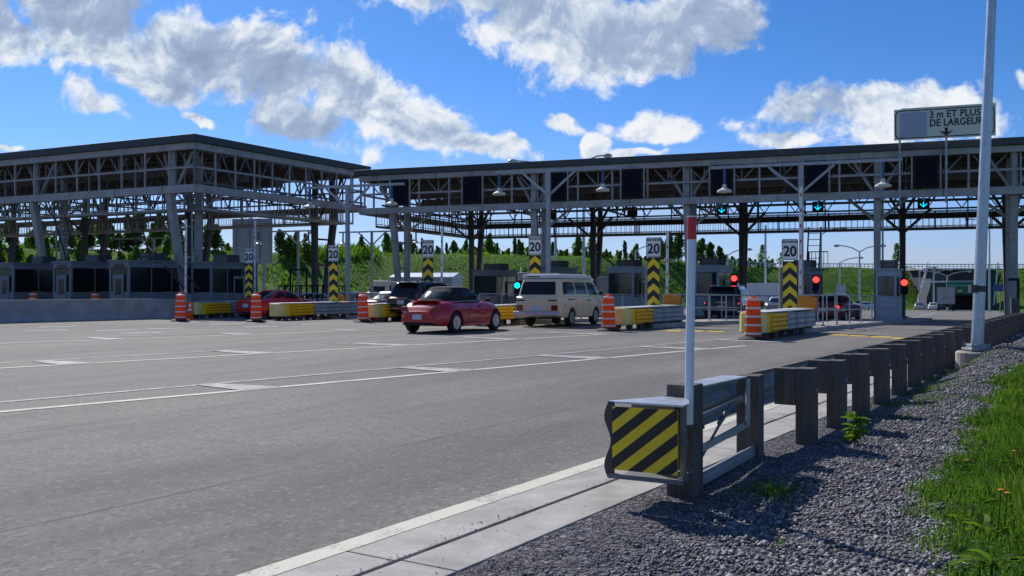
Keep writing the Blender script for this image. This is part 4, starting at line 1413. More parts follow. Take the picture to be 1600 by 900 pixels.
# ------------------------------------------------------------------ chevron boards with speed sign
def chevron_board(loc, label, rz, hb, hs, ws, wb, z0):
    rt = empty('speed_sign', loc, rz, label, 'speed sign', 'maximum 20 signs over chevron boards')
    mb = MB(); mb.box((0, .10, (z0 + hb) / 2), (.09, .09, z0 + hb)); mb.box((-.14, .22, (z0 + hb) / 2 - .1), (.35, .12, z0 + hb - .2))
    mb.build('post', M['galv'], rt)
    mb = MB(); mb.box((0, 0, z0 + hb / 2), (wb, .03, hb)); mb.build('chevron_panel', M['ink'], rt)
    mb = MB(); n = 4; ph_ = hb / n * 1.0
    for i in range(n):
        zb_ = z0 + .02 + i * ph_
        t_ = ph_ * .50; rise_ = wb * .44
        zt_ = lambda z: min(z, z0 + hb - .005)
        poly = [(-wb / 2 + .01, zb_), (0, zb_ + rise_), (wb / 2 - .01, zb_), (wb / 2 - .01, zb_ + t_), (0, zt_(zb_ + rise_ + t_)), (-wb / 2 + .01, zb_ + t_)]
        mb.prism_y([poly[0], poly[1], poly[4], poly[5]], -.022, -.018); mb.prism_y([poly[1], poly[2], poly[3], poly[4]], -.022, -.018)
    mb.build('chevron', M['yellow'], rt)
    zc = z0 + hb + hs / 2 + .03
    mb = MB(); mb.prism_y([(a_[0], a_[1] + zc) for a_ in rrect(ws, hs, .05)], -.03, -.01); mb.build('sign_panel', M['white'], rt)
    mb = MB(); o_ = rrect(ws - .03, hs - .03, .045); i_ = rrect(ws - .055, hs - .055, .04); k = len(o_)
    mb.add([(a_[0], -.034, a_[1] + zc) for a_ in o_] + [(a_[0], -.034, a_[1] + zc) for a_ in i_], [(j, (j + 1) % k, k + (j + 1) % k, k + j) for j in range(k)])
    mb.build('border', M['ink'], rt)
    text_mesh('lettering', 'MAXIMUM', .105, M['ink'], rt, (0, -.034, zc + hs * .36), (R(90), 0, 0), 'CENTER', .002, .002, 1.0)
    text_mesh('numerals', '20', .47 * hs / .7, M['ink'], rt, (0, -.034, zc - hs * .10), (R(90), 0, 0), 'CENTER', .002, .013, .92)
    return rt


SG = [(1234, 31.6, .70, .53, .46, 487, 408, 375, 'MAXIMUM 20 sign over the tallest chevron board, right end of the row'),
      (1021, 35.4, .73, .54, .45, 481, 403, 374, 'MAXIMUM 20 sign over chevrons, just right of the camper van'),
      (836, 38.6, .73, .52, .45, 470, 399, 371, 'MAXIMUM 20 sign over chevrons, right behind the camper van roof'),
      (669, 42.0, .76, .53, .46, 470, 403, 376, 'MAXIMUM 20 sign over chevrons, behind the black utility vehicle roof'),
      (521, 45.5, .75, .50, .42, 475, 409, 384, 'MAXIMUM 20 sign over chevrons, right of the left red coupe'),
      (389, 49.0, .74, .44, .40, 466, 412, 388, 'MAXIMUM 20 sign over chevrons, directly above the left red coupe')]
for (u, Y, hs, ws, wb, vb, vt, vs_, lab) in SG:
    zt = EYE + (450 - vt) / FPX * Y; zb_ = EYE + (450 - vb) / FPX * Y
    x = (u - 800) / FPX * Y; g = float(gz(x, Y))
    chevron_board(Vector((x, Y, g)), lab, -R(8), zt - zb_, hs, ws, wb, zb_ - g)


# ------------------------------------------------------------------ gate arms, cabinets, signals
def gate(loc, label, ang, H, first=[None]):
    rt = empty('gate_arm', loc, -ang, label, 'barrier arm', 'raised striped barrier arms')
    mb = MB(); mb.bar((0, 0, .9), (.03, 0, H), .10, .05); a_ = mb.build('arm', M['white'], rt)
    mb = MB(); z = 1.3
    while z < H - .1:
        mb.box((.02 + .03 * z / H - .012, -.028, z), (.05, .006, .12)); z += .55
    mb.build('stripe', M['red'], a_)
    mb = MB(); mb.box((0, .05, .5), (.34, .3, 1.0)); mb.box((.02, 0, .95), (.2, .22, .18)); mb.build('cabinet', M['booth_d'], rt, bevel=.02)
    return rt


def at_u(u, Y, dz=0.0):
    x = (u - 800) / FPX * Y
    return Vector((x, Y, float(gz(x, Y)) + dz))


for (u, Y, vt, lab) in ((1250, 34.2, 292, 'tallest raised barrier arm, right of the tallest chevron board'), (1042, 38.5, 362, 'raised barrier arm right of the second chevron board'),
                        (857, 43.6, 352, 'raised barrier arm in front of the middle gantry post'), (690, 45, 355, 'raised barrier arm right of the chevron board behind the convertible'),
                        (545, 49, 363, 'raised barrier arm at the left gantry post'), (398, 52, 345, 'raised barrier arm right of the chevron board above the left coupe'), (290, 44.5, 343, 'raised barrier arm beside the corner column of the nearer canopy')):
    p = at_u(u, Y, .14); gate(p, lab, R(31), EYE + (450 - vt) / FPX * Y - p.z)

c0 = None
for (u, v, Y, lab) in ((1262, 473, 33.0, 'tilted orange cabinet right of the tallest chevron board'), (1052, 470, 37.0, 'tilted orange cabinet beside the second chevron board'), (532, 467, 47.5, 'tilted orange cabinet behind the crash cushion of the left coupe')):
    p = uv(u, v, Y)
    if c0 is None:
        c0 = empty('ticket_cabinet', (0, 0, 0), 0, lab, 'cabinet', 'orange cabinets on the toll islands')
        mb = MB(); mb.prism_x([(-.18, -.25), (.18, -.25), (.18, .14), (-.18, .24)], -.3, .3); mb.build('box', M['cab'], c0, bevel=.02)
        mb = MB(); mb.box((0, 0, -.5), (.1, .1, .5)); mb.box((.35, -.05, .0), (.03, .03, 1.5)); mb.build('stand', M['blue'], c0)
        o = c0
    else: o = copy_tree(c0, label=lab)
    o.location = p; o.rotation_euler = (0, R(7), -R(31))


def signal(loc, label, col, lens_z, ang):
    rt = empty('traffic_signal', loc, -ang, label, 'traffic signal', 'toll lane traffic lights')
    mb = MB(); mb.box((0, .06, lens_z - .17), (.34, .22, .78)); hs_ = mb.build('housing', M['black'], rt, bevel=.02)
    mb = MB(); mb.tube((0, -.055, lens_z), (0, -.085, lens_z), .145, n=18); mb.build('lens', M[col], hs_)
    mb = MB(); mb.tube((0, -.05, lens_z - .34), (0, -.07, lens_z - .34), .12, n=16); mb.build('dark_lens', M['panel'], hs_)
    mb = MB()
    for i in range(10):
        a0, a1 = math.pi * i / 9 - .3, math.pi * (i + 1) / 9 - .3
        if i < 9: mb.bar((.16 * math.cos(a0), -.14, lens_z + .16 * math.sin(a0)), (.16 * math.cos(a1), -.14, lens_z + .16 * math.sin(a1)), .012, .18, up=(0, 1, 0))
    mb.build('visor', M['black'], hs_)
    mb = MB(); mb.tube((0, .1, 0), (0, .1, lens_z - .4), .05); mb.build('pole', M['struct_d'], rt, smooth=True)
    return rt


for (u, v, Y, c_, lab) in ((1147, 435, 49, 'sig_r', 'red traffic signal above the navy car'), (1275, 437, 47.5, 'sig_r', 'red traffic signal above the dark red car'),
                           (1413, 441.5, 45.6, 'sig_r', 'red traffic signal beside the rightmost toll booth'), (808, 446, 52, 'sig_g', 'green traffic signal left of the camper van')):
    p = at_u(u, Y, .14 if c_ == 'sig_r' else .1)
    signal(p, lab, c_, EYE + (450 - v) / FPX * Y - p.z, math.atan2(p.x, p.y) if True else 0)


# ------------------------------------------------------------------ lamp gantries
def hang_lamp(root, x, z, m1, drop=.9):
    mb = MB(); mb.box((x, 0, z - drop / 2), (.10, .10, drop)); lp = mb.build('lamp_hanger', M['blue'], root)
    mb = MB(); mb.lathe([(.09, 0), (.11, -.06), (.29, -.15), (.31, -.22), (.29, -.235)], c=(x, 0, z - drop + .1), n=14)
    mb.box((x, 0, z - drop + .12), (.14, .14, .14)); mb.build('lamp_shade', M['shade'], lp, smooth=False)


def gantry(loc, label, ang, zb, half, lamps, m='galv'):
    rt = empty('lamp_gantry', loc, -ang, label, 'lamp gantry', 'T shaped lamp gantries on the toll islands')
    mb = MB(); mb.box((0, 0, zb / 2), (.17, .17, zb)); mb.build('post', M[m], rt)
    mb = MB(); mb.box(((half[1] - half[0]) / 2, 0, zb), (half[0] + half[1], .11, .12)); mb.build('boom', M[m], rt)
    mb = MB()
    for s in (-1, 1): mb.bar((0, 0, zb - 1.15), (s * 1.25, 0, zb - .08), .09)
    mb.build('brace', M[m], rt)
    for x in lamps: hang_lamp(rt, x, zb, m)
    return rt


def gx_(u, p, ang):
    """x along a boom turned by ang about p, that stands at bearing u"""
    r = (u - 800) / FPX
    return (r * p.y - p.x) / (math.cos(ang) + r * math.sin(ang))


for (u, Y, vb, us, ang, lab) in ((1252, 38.2, 256, (1110, 1410, 1132, 1380), R(21), 'T shaped lamp gantry behind the tallest chevron board'),
                                 (857, 43.2, 266, (776, 965, 780, 942), R(21), 'T shaped lamp gantry behind the camper van'),
                                 (543, 48.5, 291, (475, 632, 484, 612), R(21), 'T shaped lamp gantry between the two canopies')):
    p = at_u(u, Y); zb_ = EYE + (450 - vb) / FPX * Y - p.z
    xs_ = [gx_(q, p, ang) for q in us]
    gantry(p, lab, ang, zb_, (-xs_[0], xs_[1]), xs_[2:])
for (u, Y, vb, us, lab) in ((466, 78, 361, (398, 486, 404, 482), 'far T shaped lamp gantry in front of the blank sign back'), (581, 80, 362, (530, 655, 536, 650), 'far T shaped lamp gantry seen between the canopies'), (240, 76, 372, (180, 300, 186, 294), 'far T shaped lamp gantry behind the left booths')):
    p = at_u(u, Y); zb_ = EYE + (450 - vb) / FPX * Y - p.z
    xs_ = [gx_(q, p, R(21)) for q in us]
    gantry(p, lab, R(21), zb_, (-xs_[0], xs_[1]), xs_[2:], 'struct')


# ------------------------------------------------------------------ toll booths
def booth(loc, label, ang, w, L, h, mw, mg, unit=True, door=False, name='toll_booth', nwin=3):
    rt = empty(name, loc, -ang, label, 'toll booth', 'toll booths on the islands')
    zs = 1.05; zh = h - .32
    mb = MB(); mb.box((0, 0, zs / 2), (w, L, zs)); mb.box((0, 0, h - .16), (w, L, .32))
    for sx in (-1, 1):
        for sy in (-1, 1): mb.box((sx * (w / 2 - .06), sy * (L / 2 - .06), (zs + zh) / 2), (.12, .12, zh - zs + .004))
    mb.build('wall', M[mw], rt, bevel=.015)
    mb = MB(); mb.box((0, 0, h + .03), (w + .16, L + .16, .08)); mb.build('roof', M[mw], rt)
    # panes and mullions
    for sx in (-1, 1):
        for k in range(nwin):
            y0 = -L / 2 + .12 + (L - .24) * k / nwin; y1 = -L / 2 + .12 + (L - .24) * (k + 1) / nwin
            mb = MB(); mb.box((sx * (w / 2 - .05), (y0 + y1) / 2, (zs + zh) / 2), (.012, y1 - y0 - .05, zh - zs - .03)); wn = mb.build('window', M[mg], rt)
            if k:
                mb = MB(); mb.box((sx * (w / 2 - .045), y0, (zs + zh) / 2), (.06, .05, zh - zs)); mb.build('frame', M[mw], wn)
    mb = MB(); mb.box((0, -L / 2 + .05, (zs + zh) / 2), (w - .28, .012, zh - zs - .03)); wn = mb.build('window', M[mg], rt)
    mb = MB(); mb.box((0, -L / 2 + .045, zs + .02), (w - .24, .05, .05)); mb.build('frame', M[mw], wn)
    mb = MB(); mb.box((0, L / 2 - .05, (zs + zh) / 2), (w - .28, .012, zh - zs - .03)); mb.build('window', M[mg], rt)
    if door:
        mb = MB(); mb.box((0, -L / 2 - .02, 1.0), (w * .52, .035, 2.0)); d_ = mb.build('door', M['booth_d'], rt)
        mb = MB(); mb.box((0, -L / 2 - .042, 1.35), (w * .30, .01, .85)); mb.build('pane', M['glass'], d_)
        mb = MB(); mb.box((w * .2, -L / 2 - .06, 1.0), (.03, .06, .12)); mb.build('handle', M['galv'], d_)
        mb = MB(); mb.box((0, -L / 2 - .012, h - .22), (w * .5, .02, .18)); mb.build('transom', M['glass'], rt)
    else:
        mb = MB(); mb.box((w / 2 + .02, .25, 1.0), (.035, .8, 2.0)); d_ = mb.build('door', M[mw], rt)
        mb = MB(); mb.box((w / 2 + .042, .25, 1.45), (.01, .6, .8)); mb.build('pane', M[mg], d_)
    if unit:
        mb = MB(); mb.box((0, .1, h + .28), (w * .75, .9, .42)); u_ = mb.build('roof_unit', M['struct_d'], rt, bevel=.02)
        mb = MB()
        for k in range(5): mb.box((0, -.36, h + .14 + k * .07), (w * .65, .02, .02))
        mb.build('louvre', M['struct'], u_)
    return rt


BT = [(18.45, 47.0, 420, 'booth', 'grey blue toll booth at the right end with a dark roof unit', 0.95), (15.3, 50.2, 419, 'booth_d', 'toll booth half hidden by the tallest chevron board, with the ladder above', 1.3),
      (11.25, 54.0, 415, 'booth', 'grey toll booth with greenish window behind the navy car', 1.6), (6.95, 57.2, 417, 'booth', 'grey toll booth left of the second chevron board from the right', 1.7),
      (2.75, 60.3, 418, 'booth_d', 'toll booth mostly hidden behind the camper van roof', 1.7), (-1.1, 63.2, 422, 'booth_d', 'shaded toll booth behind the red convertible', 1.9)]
for (x, y, v, mw, lab, w) in BT:
    g = float(gz(x, y)) + .15
    booth(Vector((x, y, g)), lab, R(30), w, 1.7 if w < 1 else 2.6, EYE + (450 - v) / FPX * y - g - .07, mw, 'glass_g', nwin=2)
# booths for the opposite carriageway, seen over the barrier
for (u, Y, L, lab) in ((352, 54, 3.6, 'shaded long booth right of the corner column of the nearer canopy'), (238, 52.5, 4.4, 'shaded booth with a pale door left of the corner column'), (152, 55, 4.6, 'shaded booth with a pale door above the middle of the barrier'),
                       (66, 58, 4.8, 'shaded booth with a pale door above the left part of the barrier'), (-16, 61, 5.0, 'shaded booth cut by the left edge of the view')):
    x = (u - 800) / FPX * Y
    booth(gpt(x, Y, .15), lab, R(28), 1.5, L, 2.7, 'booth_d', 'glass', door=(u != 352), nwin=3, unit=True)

# ------------------------------------------------------------------ pipe railings on the islands
def pipe_rail(pts, label, h=1.05, n_post=5, r=.024, mt='galv', mid=True):
    rt = empty('pipe_railing', pts[0], 0, label, 'railing', 'grey pipe railings on the toll islands')
    o = Vector(pts[0]); P_ = [Vector(p_) - o for p_ in pts]
    mb = MB()
    for a_, b_ in zip(P_[:-1], P_[1:]):
        mb.tube(a_ + Vector((0, 0, h)), b_ + Vector((0, 0, h)), r)
        if mid: mb.tube(a_ + Vector((0, 0, h * .5)), b_ + Vector((0, 0, h * .5)), r * .8)
    mb.build('rail', M[mt], rt, smooth=True)
    tot = sum((b_ - a_).length for a_, b_ in zip(P_[:-1], P_[1:]))
    for i in range(n_post):
        s = tot * i / (n_post - 1)
        for a_, b_ in zip(P_[:-1], P_[1:]):
            l_ = (b_ - a_).length
            if s <= l_ + 1e-6:
                p_ = a_ + (b_ - a_) * (s / l_); break
            s -= l_
        mb = MB(); mb.tube((0, 0, 0), (0, 0, h), r * 1.1); mb.box((0, 0, .01), (.12, .12, .02)); mb.build('rail_post', M[mt], rt, loc=p_, smooth=True)
    return rt


pipe_rail([on_island(0, 2.6, .6), on_island(0, 16.5, .75)], 'pipe railing along the right edge of the rightmost island', n_post=8)
pipe_rail([on_island(0, 2.6, -.6), on_island(0, 10.5, -.75)], 'pipe railing along the far edge of the rightmost island', n_post=6)
pipe_rail([on_island(1, 3.2, .6), on_island(1, 16.5, .75)], 'pipe railing along the near edge of the island right of the camper van', n_post=9)
pipe_rail([on_island(1, 3.2, -.6), on_island(1, 11, -.75)], 'pipe railing along the far edge of the island right of the camper van', n_post=6)
pipe_rail([on_island(2, 4, .6), on_island(2, 17, .75)], 'pipe railing behind the camper van', n_post=8)
pipe_rail([on_island(3, 4, .6), on_island(3, 16, .75)], 'pipe railing behind the red convertible', n_post=8)
pipe_rail([on_island(4, 2, .6), on_island(4, 12, .75)], 'pipe railing left of the black utility vehicle', n_post=7)
pipe_rail([on_island(5, 2, .6), on_island(5, 12, .75)], 'pipe railing behind the left red coupe', n_post=7)


def ladder(a, b, w, label, cage=False, mt='struct_d', ang=R(21)):
    rt = empty('ladder', a, 0, label, 'ladder', 'steel ladders of the toll plaza')
    d = Vector(b) - Vector(a); q = Vector((math.cos(ang), -math.sin(ang), 0)) * w / 2
    mb = MB(); mb.bar(-q, d - q, .07, .05); mb.bar(q, d + q, .07, .05); mb.build('stringer', M[mt], rt)
    mb = MB(); n = int(d.length / .32)
    for i in range(1, n): mb.bar(d * (i / n) - q, d * (i / n) + q, .035)
    mb.build('rung', M[mt], rt)


ladder(uv(1270, 423, 50.5), uv(1276, 360, 50.5) + Vector((0, .3, .2)), .62, 'lattice ladder rising from a booth roof to the walkway right of the tallest chevron board')
ladder(uv(1052, 425, 56), uv(1054, 362, 58), .55, 'narrow ladder rising to the walkway near the second chevron board')
ladder(uv(228, 408, 52), uv(208, 335, 49), .7, 'leaning ladder above the booth left of the corner column')
ladder(uv(118, 425, 55), uv(92, 335, 51), .8, 'leaning ladder beside the inclined column on the left')
ladder(uv(300, 452, 50), uv(268, 415, 47), .9, 'short stair behind the barrier end')
mb = MB()
o = uv(1262, 425, 50); rt = empty('roof_guard', (o.x, o.y, o.z), -R(21), 'small picket guard on the booth roof by the lattice ladder', 'railing')
railing_pk(mb, (0, 0, 0), (1.0, 0, 0), 0, 1.05, .2); railing_pk(mb, (0, 0, 0), (0, 1.2, 0), 0, 1.05, .2); mb.build('picket_rail', M['struct_d'], rt)

# ------------------------------------------------------------------ concrete barrier
mb = MB()
B0, B1 = Vector((-34.0, 22.0)), Vector((-15.6, 45.4))
d = (B1 - B0); L = d.length; d.normalize()
prof_ = [(-.33, -.05), (-.33, .06), (-.15, .32), (-.10, .93), (.10, .93), (.15, .32), (.33, .06), (.33, -.05)]
n = 24; vs = []
for i in range(n + 1):
    p = B0 + d * (L * i / n); g = float(gz(p.x, p.y))
    vs += [(d.y * a_ + p.x, -d.x * a_ + p.y, g + z * (1.0 if i < n else .97)) for a_, z in prof_]
k = len(prof_)
fs = [(i * k + j, i * k + (j + 1) % k, (i + 1) * k + (j + 1) % k, (i + 1) * k + j) for i in range(n) for j in range(k)]
fs += [tuple(range(k)), tuple(n * k + j for j in range(k))]
mb.add(vs, fs)
tag(mb.build('concrete_barrier', M['conc_b'], bevel=.01), 'long stained concrete median barrier on the left side of the plaza', 'barrier')

# ------------------------------------------------------------------ tall light pole in the gravel
px_, py_ = 7.75, 16.0
g = tz(px_, py_)
rt = empty('light_pole', (px_, py_, g), 0, 'tall tapered galvanised light pole on a concrete footing beside the guardrail', 'light pole')
mb = MB(); n = 12; H_ = 11.0
mb.tube((0, 0, .12), (.46, 0, H_), .098, .050, 28); mb.build('shaft', M['galv_l'], rt, smooth=True)
mb = MB(); mb.lathe([(.33, -.3), (.33, .055), (.30, .08)], n=24); mb.build('footing', M['conc'], rt, smooth=False)
mb = MB(); mb.box((0, 0, .115), (.36, .36, .04)); mb.box((0, 0, .16), (.27, .27, .08)); mb.build('base_plate', M['galv'], rt, bevel=.01)
for a_ in range(4):
    mb = MB(); x_, y_ = .14 * (1 if a_ % 2 else -1), .14 * (1 if a_ // 2 else -1); mb.tube((x_, y_, .09), (x_, y_, .22), .016, n=6); mb.build('anchor_bolt', M['galv'], rt)
mb = MB(); mb.tube((.041, 0, 1.07), (.045, 0, 1.17), .102, .102, 20); mb.box((-.10, -.06, 1.12), (.10, .10, .13)); mb.build('clamp_box', M['struct_d'], rt)
# ------------------------------------------------------------------ vehicles
def smooth_curve(pts, ys):
    xs_, zs_ = zip(*pts)
    f = np.interp(ys, xs_, zs_)
    return f


def vehicle(name, loc, head, label, cat, S):
    rt = empty(name, loc, -head, label, cat, S.get('group'))
    L = S['L']; wr = S['r']; wy = S['wy']; z0 = S.get('z0', .2)
    # body loft ------------------------------------------------------
    ys = np.unique(np.round(np.concatenate([np.linspace(-L / 2, -L / 2 + .25, 9), np.arange(-L / 2 + .25, L / 2 - .25, .045), np.linspace(L / 2 - .25, L / 2, 9)]), 4))
    fine_ = np.linspace(-L / 2, L / 2, 400)
    def sm(pts, k):
        v = np.interp(fine_, *zip(*pts)); ker = np.hanning(k + 2)[1:-1]; ker /= ker.sum()
        vp = np.concatenate([np.full(k, v[0]), v, np.full(k, v[-1])]); w_ = np.convolve(vp, ker, 'same')[k:-k]
        return np.interp(ys, fine_, w_)
    zt = sm(S['top'], S.get('sm', 21)); hw = sm(S['hw'], S.get('smw', 21))
    zb = np.interp(ys, *zip(*S['bot'])) if 'bot' in S else np.full(len(ys), z0)
    ar = wr + .055
    for w_ in wy:
        dd = ar ** 2 - (ys - w_) ** 2
        zb = np.where(dd > 0, np.maximum(zb, wr + np.sqrt(np.maximum(dd, 0))), zb)
    fr = S.get('sec', [(0, .955), (.10, .985), (.28, 1.0), (.50, 1.0), (.68, .985), (.82, .955), (.92, .90), (.98, .80), (1.0, .68)])
    vs = []; m_ = None
    for y, a_, b_, h_ in zip(ys, zb, zt, hw):
        pts = [(0.0, a_), (h_ * .80, a_)]
        fa = (a_ - z0) / (b_ - z0)
        for k_, (f0, _) in enumerate(fr):
            ff_ = fa + (1 - fa) * f0
            x_ = np.interp(ff_, [q[0] for q in fr], [q[1] for q in fr]) * h_
            pts.append((x_, a_ + (b_ - a_) * f0))
        pts.append((h_ * .35, b_ + .012 * S.get('crown', 1))); pts.append((0, b_ + .018 * S.get('crown', 1)))
        m_ = len(pts)
        ring = [(x_, y, z_) for x_, z_ in pts] + [(-x_, y, z_) for x_, z_ in pts[-2:0:-1]]
        vs += ring
    k = 2 * m_ - 2
    fs = [(i * k + j, i * k + (j + 1) % k, (i + 1) * k + (j + 1) % k, (i + 1) * k + j) for i in range(len(ys) - 1) for j in range(k)]
    fs += [tuple(range(k)), tuple((len(ys) - 1) * k + j for j in range(k))]
    mb = MB(); mb.add(vs, fs)
    body = mb.build('body', M[S['paint']], rt, smooth=True)
    # greenhouse ------------------------------------------------------
    gh = S['gh']; n_ = gh.get('n', 4.5)
    by0, by1, bw, bz = gh['belt']; ry0, ry1, rw, rz_ = gh['roof']
    def ring(t):
        tt = t; y0 = by0 + (ry0 - by0) * tt; y1 = by1 + (ry1 - by1) * tt
        bl = gh.get('bulge', .03) * math.sin(math.pi * min(t, 1) * .9)
        return y0 - bl, y1 + bl, bw + (rw - bw) * tt + bl, bz + (rz_ - bz) * t
    def side(fy, t, off=0.0):
        y0, y1, w_, z = ring(t)
        y = y0 + (y1 - y0) * fy
        x_ = w_ * max(0.0, 1 - abs(2 * fy - 1) ** n_) ** (1 / n_) + off
        return x_, y, z
    def endp(fx, t, front, off=0.0):
        y0, y1, w_, z = ring(t)
        hl = (y1 - y0) / 2; yc = (y0 + y1) / 2
        yy_ = hl * max(0.0, 1 - abs(fx) ** n_) ** (1 / n_) + off
        return fx * w_, yc + (yy_ if front else -yy_), z
    N = 64; rings = [-.06, .15, .35, .55, .75, .9, 1.0]
    vs = []
    for t in rings:
        y0, y1, w_, z = ring(t); hl = (y1 - y0) / 2; yc = (y0 + y1) / 2
        for i in range(N):
            a_ = 2 * math.pi * (i + .5) / N; c_, s_ = math.cos(a_), math.sin(a_)
            vs.append((w_ * abs(c_) ** (2 / n_) * (1 if c_ > 0 else -1), yc + hl * abs(s_) ** (2 / n_) * (1 if s_ > 0 else -1), z))
    y0, y1, w_, z = ring(1.0); hl = (y1 - y0) / 2; yc = (y0 + y1) / 2; dm = gh.get('dome', .05)
    for kx, kz in ((.95, .45), (.86, .72), (.65, .9), (.35, .98), (.01, 1)):
        for i in range(N):
            a_ = 2 * math.pi * (i + .5) / N; c_, s_ = math.cos(a_), math.sin(a_)
            vs.append((kx * w_ * abs(c_) ** (2 / n_) * (1 if c_ > 0 else -1), yc + kx * hl * abs(s_) ** (2 / n_) * (1 if s_ > 0 else -1), z + dm * kz))
    nr = len(rings) + 5
    fs = [(i * N + j, i * N + (j + 1) % N, (i + 1) * N + (j + 1) % N, (i + 1) * N + j) for i in range(nr - 1) for j in range(N)]
    fs += [tuple((nr - 1) * N + j for j in range(N))]
    mb = MB(); mb.add(vs, fs); mb.build(gh.get('name', 'cabin'), M[gh.get('mat', S['paint'])], rt, smooth=True)
    def pane(fn, a0, a1, t0, t1, name='window', m='glass', sgn=None, skew=(0, 0)):
        vs = []; na, nt_ = 10, 6
        for j in range(nt_ + 1):
            t = t0 + (t1 - t0) * j / nt_; f_ = j / nt_
            aa0 = a0 + skew[0] * f_; aa1 = a1 + skew[1] * f_
            for i in range(na + 1):
                vs.append(fn(aa0 + (aa1 - aa0) * i / na, t, .008))
        if sgn: vs = [(x_ * sgn, y_, z_) for x_, y_, z_ in vs]
        fs = [(j * (na + 1) + i, j * (na + 1) + i + 1, (j + 1) * (na + 1) + i + 1, (j + 1) * (na + 1) + i) for j in range(nt_) for i in range(na)]
        mb = MB(); mb.add(vs, fs); return mb.build(name, M[m], rt, smooth=True)
    for (f0, f1, t0, t1, sk) in gh['side']:
        for sg in (1, -1): pane(side, f0, f1, t0, t1, 'window', gh.get('glass', 'glass'), sg, sk)
    rw_ = gh['rear_w']
    pane(lambda f_, t, o: endp(f_, t, False, o), -rw_[0], rw_[0], rw_[1], rw_[2], 'rear_window', gh.get('glass', 'glass'))
    fw_ = gh['front_w']
    pane(lambda f_, t, o: endp(f_, t, True, o), -fw_[0], fw_[0], fw_[1], fw_[2], 'windscreen', gh.get('glass', 'glass'))
    # wheels -----------------------------------------------------------
    for w_ in wy:
        for sg in (1, -1):
            hwx = float(np.interp(w_, ys, hw)) - .02
            mb = MB(); r = wr
            mb.lathe([(r * .60, -.10), (r * .93, -.10), (r, -.075), (r, .075), (r * .93, .10), (r * .66, .10), (r * .62, .06)], axis='X', n=28)
            wh = mb.build('wheel', M['rubber'], rt, smooth=True, loc=(sg * (hwx - .10), w_, r), rz=0 if sg > 0 else math.pi)
            mb = MB(); mb.lathe([(r * .66, .085), (r * .64, .100), (r * .60, .095), (r * .57, .055)], axis='X', n=28)
            ns = S.get('spokes', 10)
            for q in range(ns):
                a_ = 2 * math.pi * q / ns
                mb.bar((.080, r * .08 * math.cos(a_), r * .08 * math.sin(a_)), (.092, r * .62 * math.cos(a_), r * .62 * math.sin(a_)), r * .09, .02, r * .075, .02, up=(1, 0, 0))
            mb.lathe([(r * .16, .06), (r * .16, .1), (r * .10, .105)], axis='X', n=14)
            mb.build('rim', M[S.get('rim', 'rim')], wh, smooth=False)
            mb = MB(); mb.lathe([(r * .6, .03), (r * .6, .035)], axis='X', n=20); mb.build('hub_shadow' if False else 'hub_shade_disc', M['struct_d'], wh)  # dark disc standing in for the shade behind the spokes
    # dark underbody
    mb = MB(); mb.box((0, 0, z0 + .14), (S['hw'][len(S['hw']) // 2][1] * 1.5, L * .82, .22)); mb.build('underbody', M['black'], rt)
    # side sills
    for (nm, mt_, c_, s_, ex_) in S.get('bits', []):
        mb = MB(); mb.box(c_, s_, 0, ex_); mb.build(nm, M[mt_], rt, bevel=min(s_) * .25)
    def body_y(z, x):  # rear surface of the body at a height
        for i in range(len(ys)):
            if zt[i] >= z and hw[i] * .9 >= abs(x): return ys[i]
        return ys[0]
    for (nm, mt_, x_, z_, w_, h_, d_) in S.get('rear', []):
        yy_ = body_y(z_ + h_ * .3, x_)
        mb = MB(); mb.box((0, 0, 0), (w_, d_, h_)); o = mb.build(nm, M[mt_], rt, bevel=min(w_, h_) * .18, loc=(x_, yy_ - d_ * .1, z_))
        if abs(x_) > .3: o.rotation_euler = (0, 0, (.35 if x_ > 0 else -.35) * S.get('rr', 1))
    for (nm, mt_, prof__, rad) in S.get('tubes', []):
        mb = MB(); mb.path(prof__, rad, 8); mb.build(nm, M[mt_], rt, smooth=True)
    for (y_, z_, w_) in S.get('mirror', []):
        for sg in (1, -1):
            mb = MB(); mb.box((sg * (w_ + .08), y_, z_), (.15, .07, .11)); mb.bar((sg * (w_ - .08), y_, z_ - .04), (sg * (w_ + .04), y_, z_ - .03), .04)
            mb.build('mirror', M[S.get('mirmat', S['paint'])], rt, bevel=.02)
    # door seams and sills as thin raised lines on the flank
    for (y_, za, zb_) in S.get('seams', []):
        for sg in (1, -1):
            hwx = float(np.interp(y_, ys, hw))
            zt_ = float(np.interp(y_, ys, zt))
            vs = []
            for i in range(7):
                z = za + (zb_ - za) * i / 6; f_ = (z - z0) / (zt_ - z0)
                x_ = sg * (np.interp(f_, [q[0] for q in fr], [q[1] for q in fr]) * hwx + .003)
                vs += [(x_, y_ - .007, z), (x_, y_ + .007, z)]
            mb = MB(); mb.add(vs, [(2 * i, 2 * i + 1, 2 * i + 3, 2 * i + 2) for i in range(6)]); mb.build('door_seam', M['ink'], rt)
    for (y_, z_) in S.get('handles', []):
        for sg in (1, -1):
            hwx = float(np.interp(y_, ys, hw))
            mb = MB(); mb.box((sg * (hwx * .985 + .01), y_, z_), (.035, .17, .03)); mb.build('door_handle', M[S.get('hmat', S['paint'])], rt, bevel=.008)
    return rt


